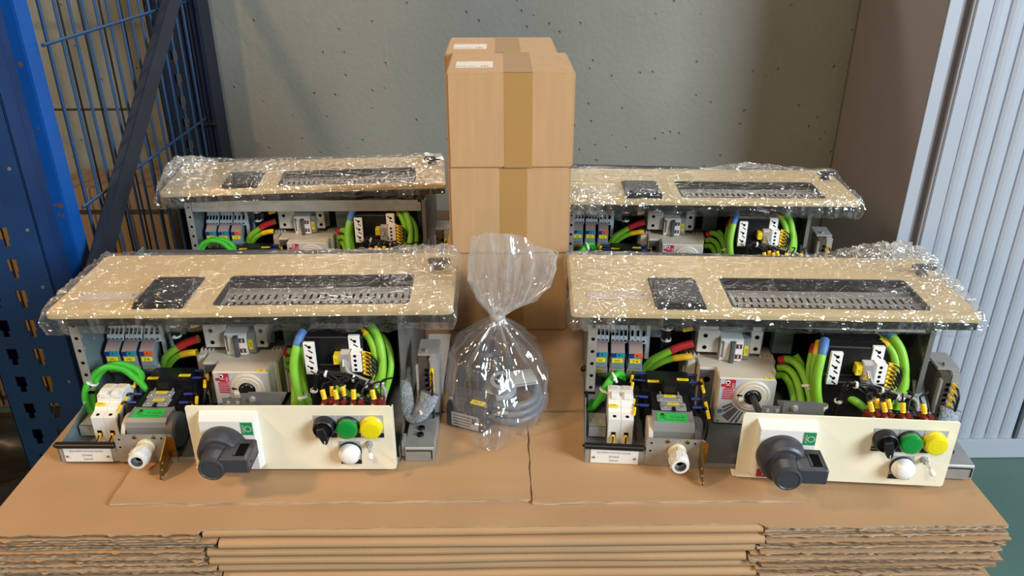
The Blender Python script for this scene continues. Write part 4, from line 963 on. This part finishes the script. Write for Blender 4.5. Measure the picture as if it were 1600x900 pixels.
def bag_mesh():
    NU, NV = 160, 120; b = MB(); vs = []; fs = []; att = []
    # (t, centre x, centre y, z, radius x, radius y)
    K = [(0, -.004, 1.045, .001, .055, .070), (.06, -.006, 1.045, .003, .074, .092), (.16, -.006, 1.046, .030, .080, .094), (.30, -.006, 1.048, .068, .080, .086), (.42, -.010, 1.052, .102, .070, .072), (.52, -.009, 1.052, .130, .043, .046), (.60, -.006, 1.05, .148, .016, .017), (.64, -.006, 1.05, .157, .0095, .0095), (.68, -.004, 1.05, .163, .019, .014), (.74, .004, 1.05, .180, .046, .024), (.83, .008, 1.05, .208, .062, .030), (.92, .010, 1.05, .240, .063, .026), (1.0, .010, 1.05, .258, .060, .018)]
    def ev(t):
        for i in range(len(K)-1):
            if t <= K[i+1][0]:
                f = (t-K[i][0])/(K[i+1][0]-K[i][0]); f = f*f*(3-2*f)*.5 + f*.5
                return [K[i][k]*(1-f)+K[i+1][k]*f for k in range(1, 6)]
        return list(K[-1][1:])
    for j in range(NV+1):
        t = j/NV; cx, cy, z, rx, ry = ev(t)
        neck = math.exp(-((t-.63)/.17)**2)
        for i in range(NU):
            a = 2*math.pi*i/NU + .5 * max(0, t-.62)
            pl = noise.noise(Vector((math.cos(a)*4.5, math.sin(a)*4.5, t*1.2)))
            fold = abs(noise.noise(Vector((math.cos(a)*7, math.sin(a)*7, t*.9+5))))
            crink = noise.noise(Vector((math.cos(a)*6, math.sin(a)*6, t*16)))
            c2 = abs(noise.noise(Vector((math.cos(a)*3, math.sin(a)*3, t*9+3))))
            k = 1 + .16*pl - neck*.55*fold*(1 if rx > .011 else .3) + .05*crink - .12*c2
            if t < .5: k = 1 + (k-1)*.8
            rid = abs(noise.noise(Vector((math.cos(a)*9, math.sin(a)*9, t*1.1+2))))
            att.append(min(1.4, math.exp(-((t-.64)/.05)**2)*.9 + max(0, 1-rid*7)**2 * math.exp(-((t-.60)/.17)**2) * 1.1 + (.30 + max(0, 1-rid*8)*.4 if t > .68 else .05)))
            x = cx + rx*k*math.cos(a); y = cy + ry*k*math.sin(a)
            zz = z
            if t < .5: zz += .006*noise.noise(Vector((math.cos(a)*3, math.sin(a)*3, t*8+9))) * min(1, t*8)
            if t > .66:
                f = (t-.66)/.34
                zz += f*(.046*(1 - ((x-cx+.015)/.085)**2) - .012 - .010*math.sin(a)+ .012*noise.noise(Vector((math.cos(a)*2.2, math.sin(a)*2.2, 3.3))))
                x += f*f*.014*math.sin(2*a+1)
            if t < .12: zz = max(zz, .0006)
            vs.append((x, y, zz))
    for j in range(NV):
        for i in range(NU): fs.append((j*NU+i, j*NU+(i+1) % NU, (j+1)*NU+(i+1) % NU, (j+1)*NU+i))
    vs.append((-.004, 1.045, .0006)); 
    for i in range(NU): fs.append((len(vs)-1, (i+1) % NU, i))
    # pointed front corner
    for k, (x, y, z) in enumerate(vs):
        if z < .05 and y < 1.0:
            g = math.exp(-((x+.03)/.028)**2) * min(1, (1.0-y)/.05) * (1 - z/.05)
            vs[k] = (x, y - .035*g, z)
    b.add(vs, fs, 'bag', True); b.att = att + [0]; return b
root = empty('plastic_bag', (0, 0, 0)); tag(root, 'knotted clear plastic bag of spare parts between the two front feeder units', 'bag')
bag_mesh().build('bag_film', root)
b = MB()
for k in range(3): b.tube([(-.006 + .0095*math.cos(i*.7+k*2), 1.05 + .0095*math.sin(i*.7+k*2), .1515 + .004*k + .0006*i) for i in range(10)], .0032, 'bag', 10)
b.att = [.9] * len(b.v); b.build('knot', root, label='twisted knot of clear film')

# ------------------------------------------------------------------ blue rack at the left
def slot_pts(cx, cz, s=1.0):
    return [(cx-.0105*s, cz+.017*s), (cx+.0105*s, cz+.017*s), (cx+.0105*s, cz-.002*s), (cx+.0055*s, cz-.008*s), (cx+.0055*s, cz-.018*s), (cx-.0055*s, cz-.018*s), (cx-.0055*s, cz-.008*s), (cx-.0105*s, cz-.002*s)]
def upright(parent, x0, x1, y0, d, m, z0=FZ, z1=1.5, cols=(.35, .68), pitch=.0605, name='upright'):
    """channel upright with real through slots on its front face"""
    b = MB(); t = .003; w_ = x1 - x0
    # front face built as vertical strips round the slots
    cxs = [x0 + w_*c for c in cols]; hw = .0115
    xs = [x0] + [v for c in cxs for v in (c-hw, c+hw)] + [x1]
    for k in range(0, len(xs), 2): b.box(xs[k], xs[k+1], y0, y0+t, z0, z1, m)
    n = int((z1-z0)/pitch)
    for c, off in zip(cxs, (0, .0)):
        for k in range(n):
            zb = z0 + pitch*k + off; zc = zb + pitch/2
            b.box(c-hw, c+hw, y0, y0+t, zb, zc-.019, m); b.box(c-hw, c+hw, y0, y0+t, zc+.017, zb+pitch, m)
            b.box(c-hw, c-.0055, y0, y0+t, zc-.019, zc-.006, m); b.box(c+.0055, c+hw, y0, y0+t, zc-.019, zc-.006, m)
            b.box(c-hw, c-.0095, y0, y0+t, zc-.006, zc+.017, m); b.box(c+.0095, c+hw, y0, y0+t, zc-.006, zc+.017, m)
    b.box(x1-t, x1, y0, y0+d*.5, z0, z1, m, .0008); b.box(x1-.012, x1, y0+d*.5, y0+d*.5+t, z0, z1, m); b.box(x1-.015, x1-.012, y0+d*.5, y0+d, z0, z1, m)
    b.box(x0, x0+t, y0, y0+d*.5, z0, z1, m, .0008); b.box(x0, x0+.012, y0+d*.5, y0+d*.5+t, z0, z1, m); b.box(x0+.012, x0+.015, y0+d*.5, y0+d, z0, z1, m)
    rr = random.Random(3)
    return b.build(name, parent)
root = empty('pallet_rack_frame', (0, 0, 0)); tag(root, 'blue perforated pallet rack frame with slanted brace at the far left', 'rack')
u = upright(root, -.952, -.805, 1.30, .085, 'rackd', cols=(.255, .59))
b = MB()
for (x, z) in ((-.823, .31), (-.822, .20), (-.823, .09), (-.90, .24), (-.824, -.11), (-.83, -.33)): b.lathe((x, 1.3, z), (0, -1, 0), [(0, .0034), (.001, .003), (.001, 0)], 'steeld', 10)
b.build('rivet', u)
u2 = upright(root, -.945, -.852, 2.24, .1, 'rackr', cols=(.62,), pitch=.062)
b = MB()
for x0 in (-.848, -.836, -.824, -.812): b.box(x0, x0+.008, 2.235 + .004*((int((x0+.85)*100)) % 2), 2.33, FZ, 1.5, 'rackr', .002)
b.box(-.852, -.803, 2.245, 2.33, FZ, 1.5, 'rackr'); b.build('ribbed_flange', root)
def beam_between(p, q, w_, d_, m, name, parent, **kw):
    p, q = Vector(p), Vector(q); ax = (q-p).normalized(); L = (q-p).length
    yv = Vector((1, 0, 0)); zv = ax.cross(yv).normalized(); R3 = Matrix((ax, yv, zv)).transposed()
    b = MB(); b.box(0, L, -d_/2, d_/2, -w_/2, w_/2, m, .003); b.v = [tuple(R3 @ Vector(v) + p) for v in b.v]; return b.build(name, parent, **kw)
beam_between((-.80, 2.215, .607), (-.80, 1.40, .023), .056, .02, 'racks', 'diagonal_brace', root)
b = MB(); b.box(-.875, -.80, 2.225, 2.24, .150, .158, 'wired', .001); b.build('bracket', root)

root = empty('mesh_guard_panel', (0, 0, 0)); tag(root, 'bright blue square post carrying a welded blue wire mesh guard', 'mesh guard')
b = MB(); b.box(-.868, -.834, 1.452, 1.500, FZ, 1.5, 'rackb', .0025)
for (x, z, r_) in ((-.848, .455, .005), (-.843, .19, .0055), (-.852, .192, .003), (-.849, .172, .003), (-.842, .170, .003), (-.846, .34, .0025)): b.disc((x, 1.4517, z), (0, -1, 0), r_, 'rust', 9)
b.build('post', root)
for k in range(14):
    y = 1.525 + .0525*k; MB().cyl((-.83, y, FZ+.02), (-.83, y, 1.4), .0032, 'wire', 8).build('vertical_wire', root)
for z in (-.45, -.14, .17, .48, .79): MB().cyl((-.826, 1.498, z), (-.826, 2.228, z), .0034, 'wire', 8).build('horizontal_wire', root)
root = empty('dark_mesh_screen', (0, 0, 0)); tag(root, 'dark wire mesh screen behind the blue rack, in front of brown cartons', 'mesh screen')
for k in range(18):
    x = -.965 - .052*k; MB().cyl((x, 2.15, FZ+.02), (x, 2.15, 1.4), .0028, 'wired', 8).build('vertical_wire', root)
for z in (-.70, -.385, -.076, .213, .52): MB().cyl((-.95, 2.154, z), (-1.92, 2.154, z), .003, 'wired', 8).build('horizontal_wire', root)
for k, (x0, x1, h) in enumerate(((-1.27, -.955, .735), (-1.62, -1.29, .72), (-1.97, -1.64, .74))):
    root = empty('stored_carton', (x0, 2.17, FZ)); tag(root, ['tall brown carton behind the dark mesh, nearest the back blue upright', 'tall brown carton behind the dark mesh, seen right of the perforated upright', 'tall brown carton behind the dark mesh at the far left'][k], 'cardboard box', 'brown cartons behind the mesh')
    b = MB(); b.box(0, x1-x0, 0, .19, 0, h, 'cardback', .003); b.build('carton_body', root)
    b = MB(); b.box((x1-x0)/2-.025, (x1-x0)/2+.025, -.0005, 0, .01, h, 'tape'); b.box((x1-x0)/2-.025, (x1-x0)/2+.025, 0, .19, h, h+.0004, 'tape'); b.build('packing_tape', root)
b = MB(); vs = []; fs = []; NX, NY = 40, 40
for i in range(NX+1):
    for j in range(NY+1):
        x = -2.1 + 1.17*i/NX; y = 1.42 + .62*j/NY; e = min(i, NX-i, j, NY-j)
        z = FZ + .0 + (.10 + .05*noise.noise(Vector((x*5, y*5, 1))) + .03*abs(noise.noise(Vector((x*16, y*16, 4))))) * min(1, e/3)
        vs.append((x, y, z))
for i in range(NX):
    for j in range(NY): a = i*(NY+1)+j; fs.append((a, a+NY+1, a+NY+2, a+1))
b.add(vs, fs, 'tarp', True); o = b.build('dark_plastic_sheeting'); tag(o, 'crumpled dark plastic sheeting on the floor behind the perforated rack upright', 'sheeting')
b = MB(); b.box(-.82, -.698, .84, .90, FZ, -.105, 'orangep', .006); b.box(-.86, -.69, .80, .94, FZ, FZ+.01, 'orangep', .002)
o = b.build('orange_guard_post'); tag(o, 'orange steel guard post at the lower left corner beside the cartons', 'guard post')
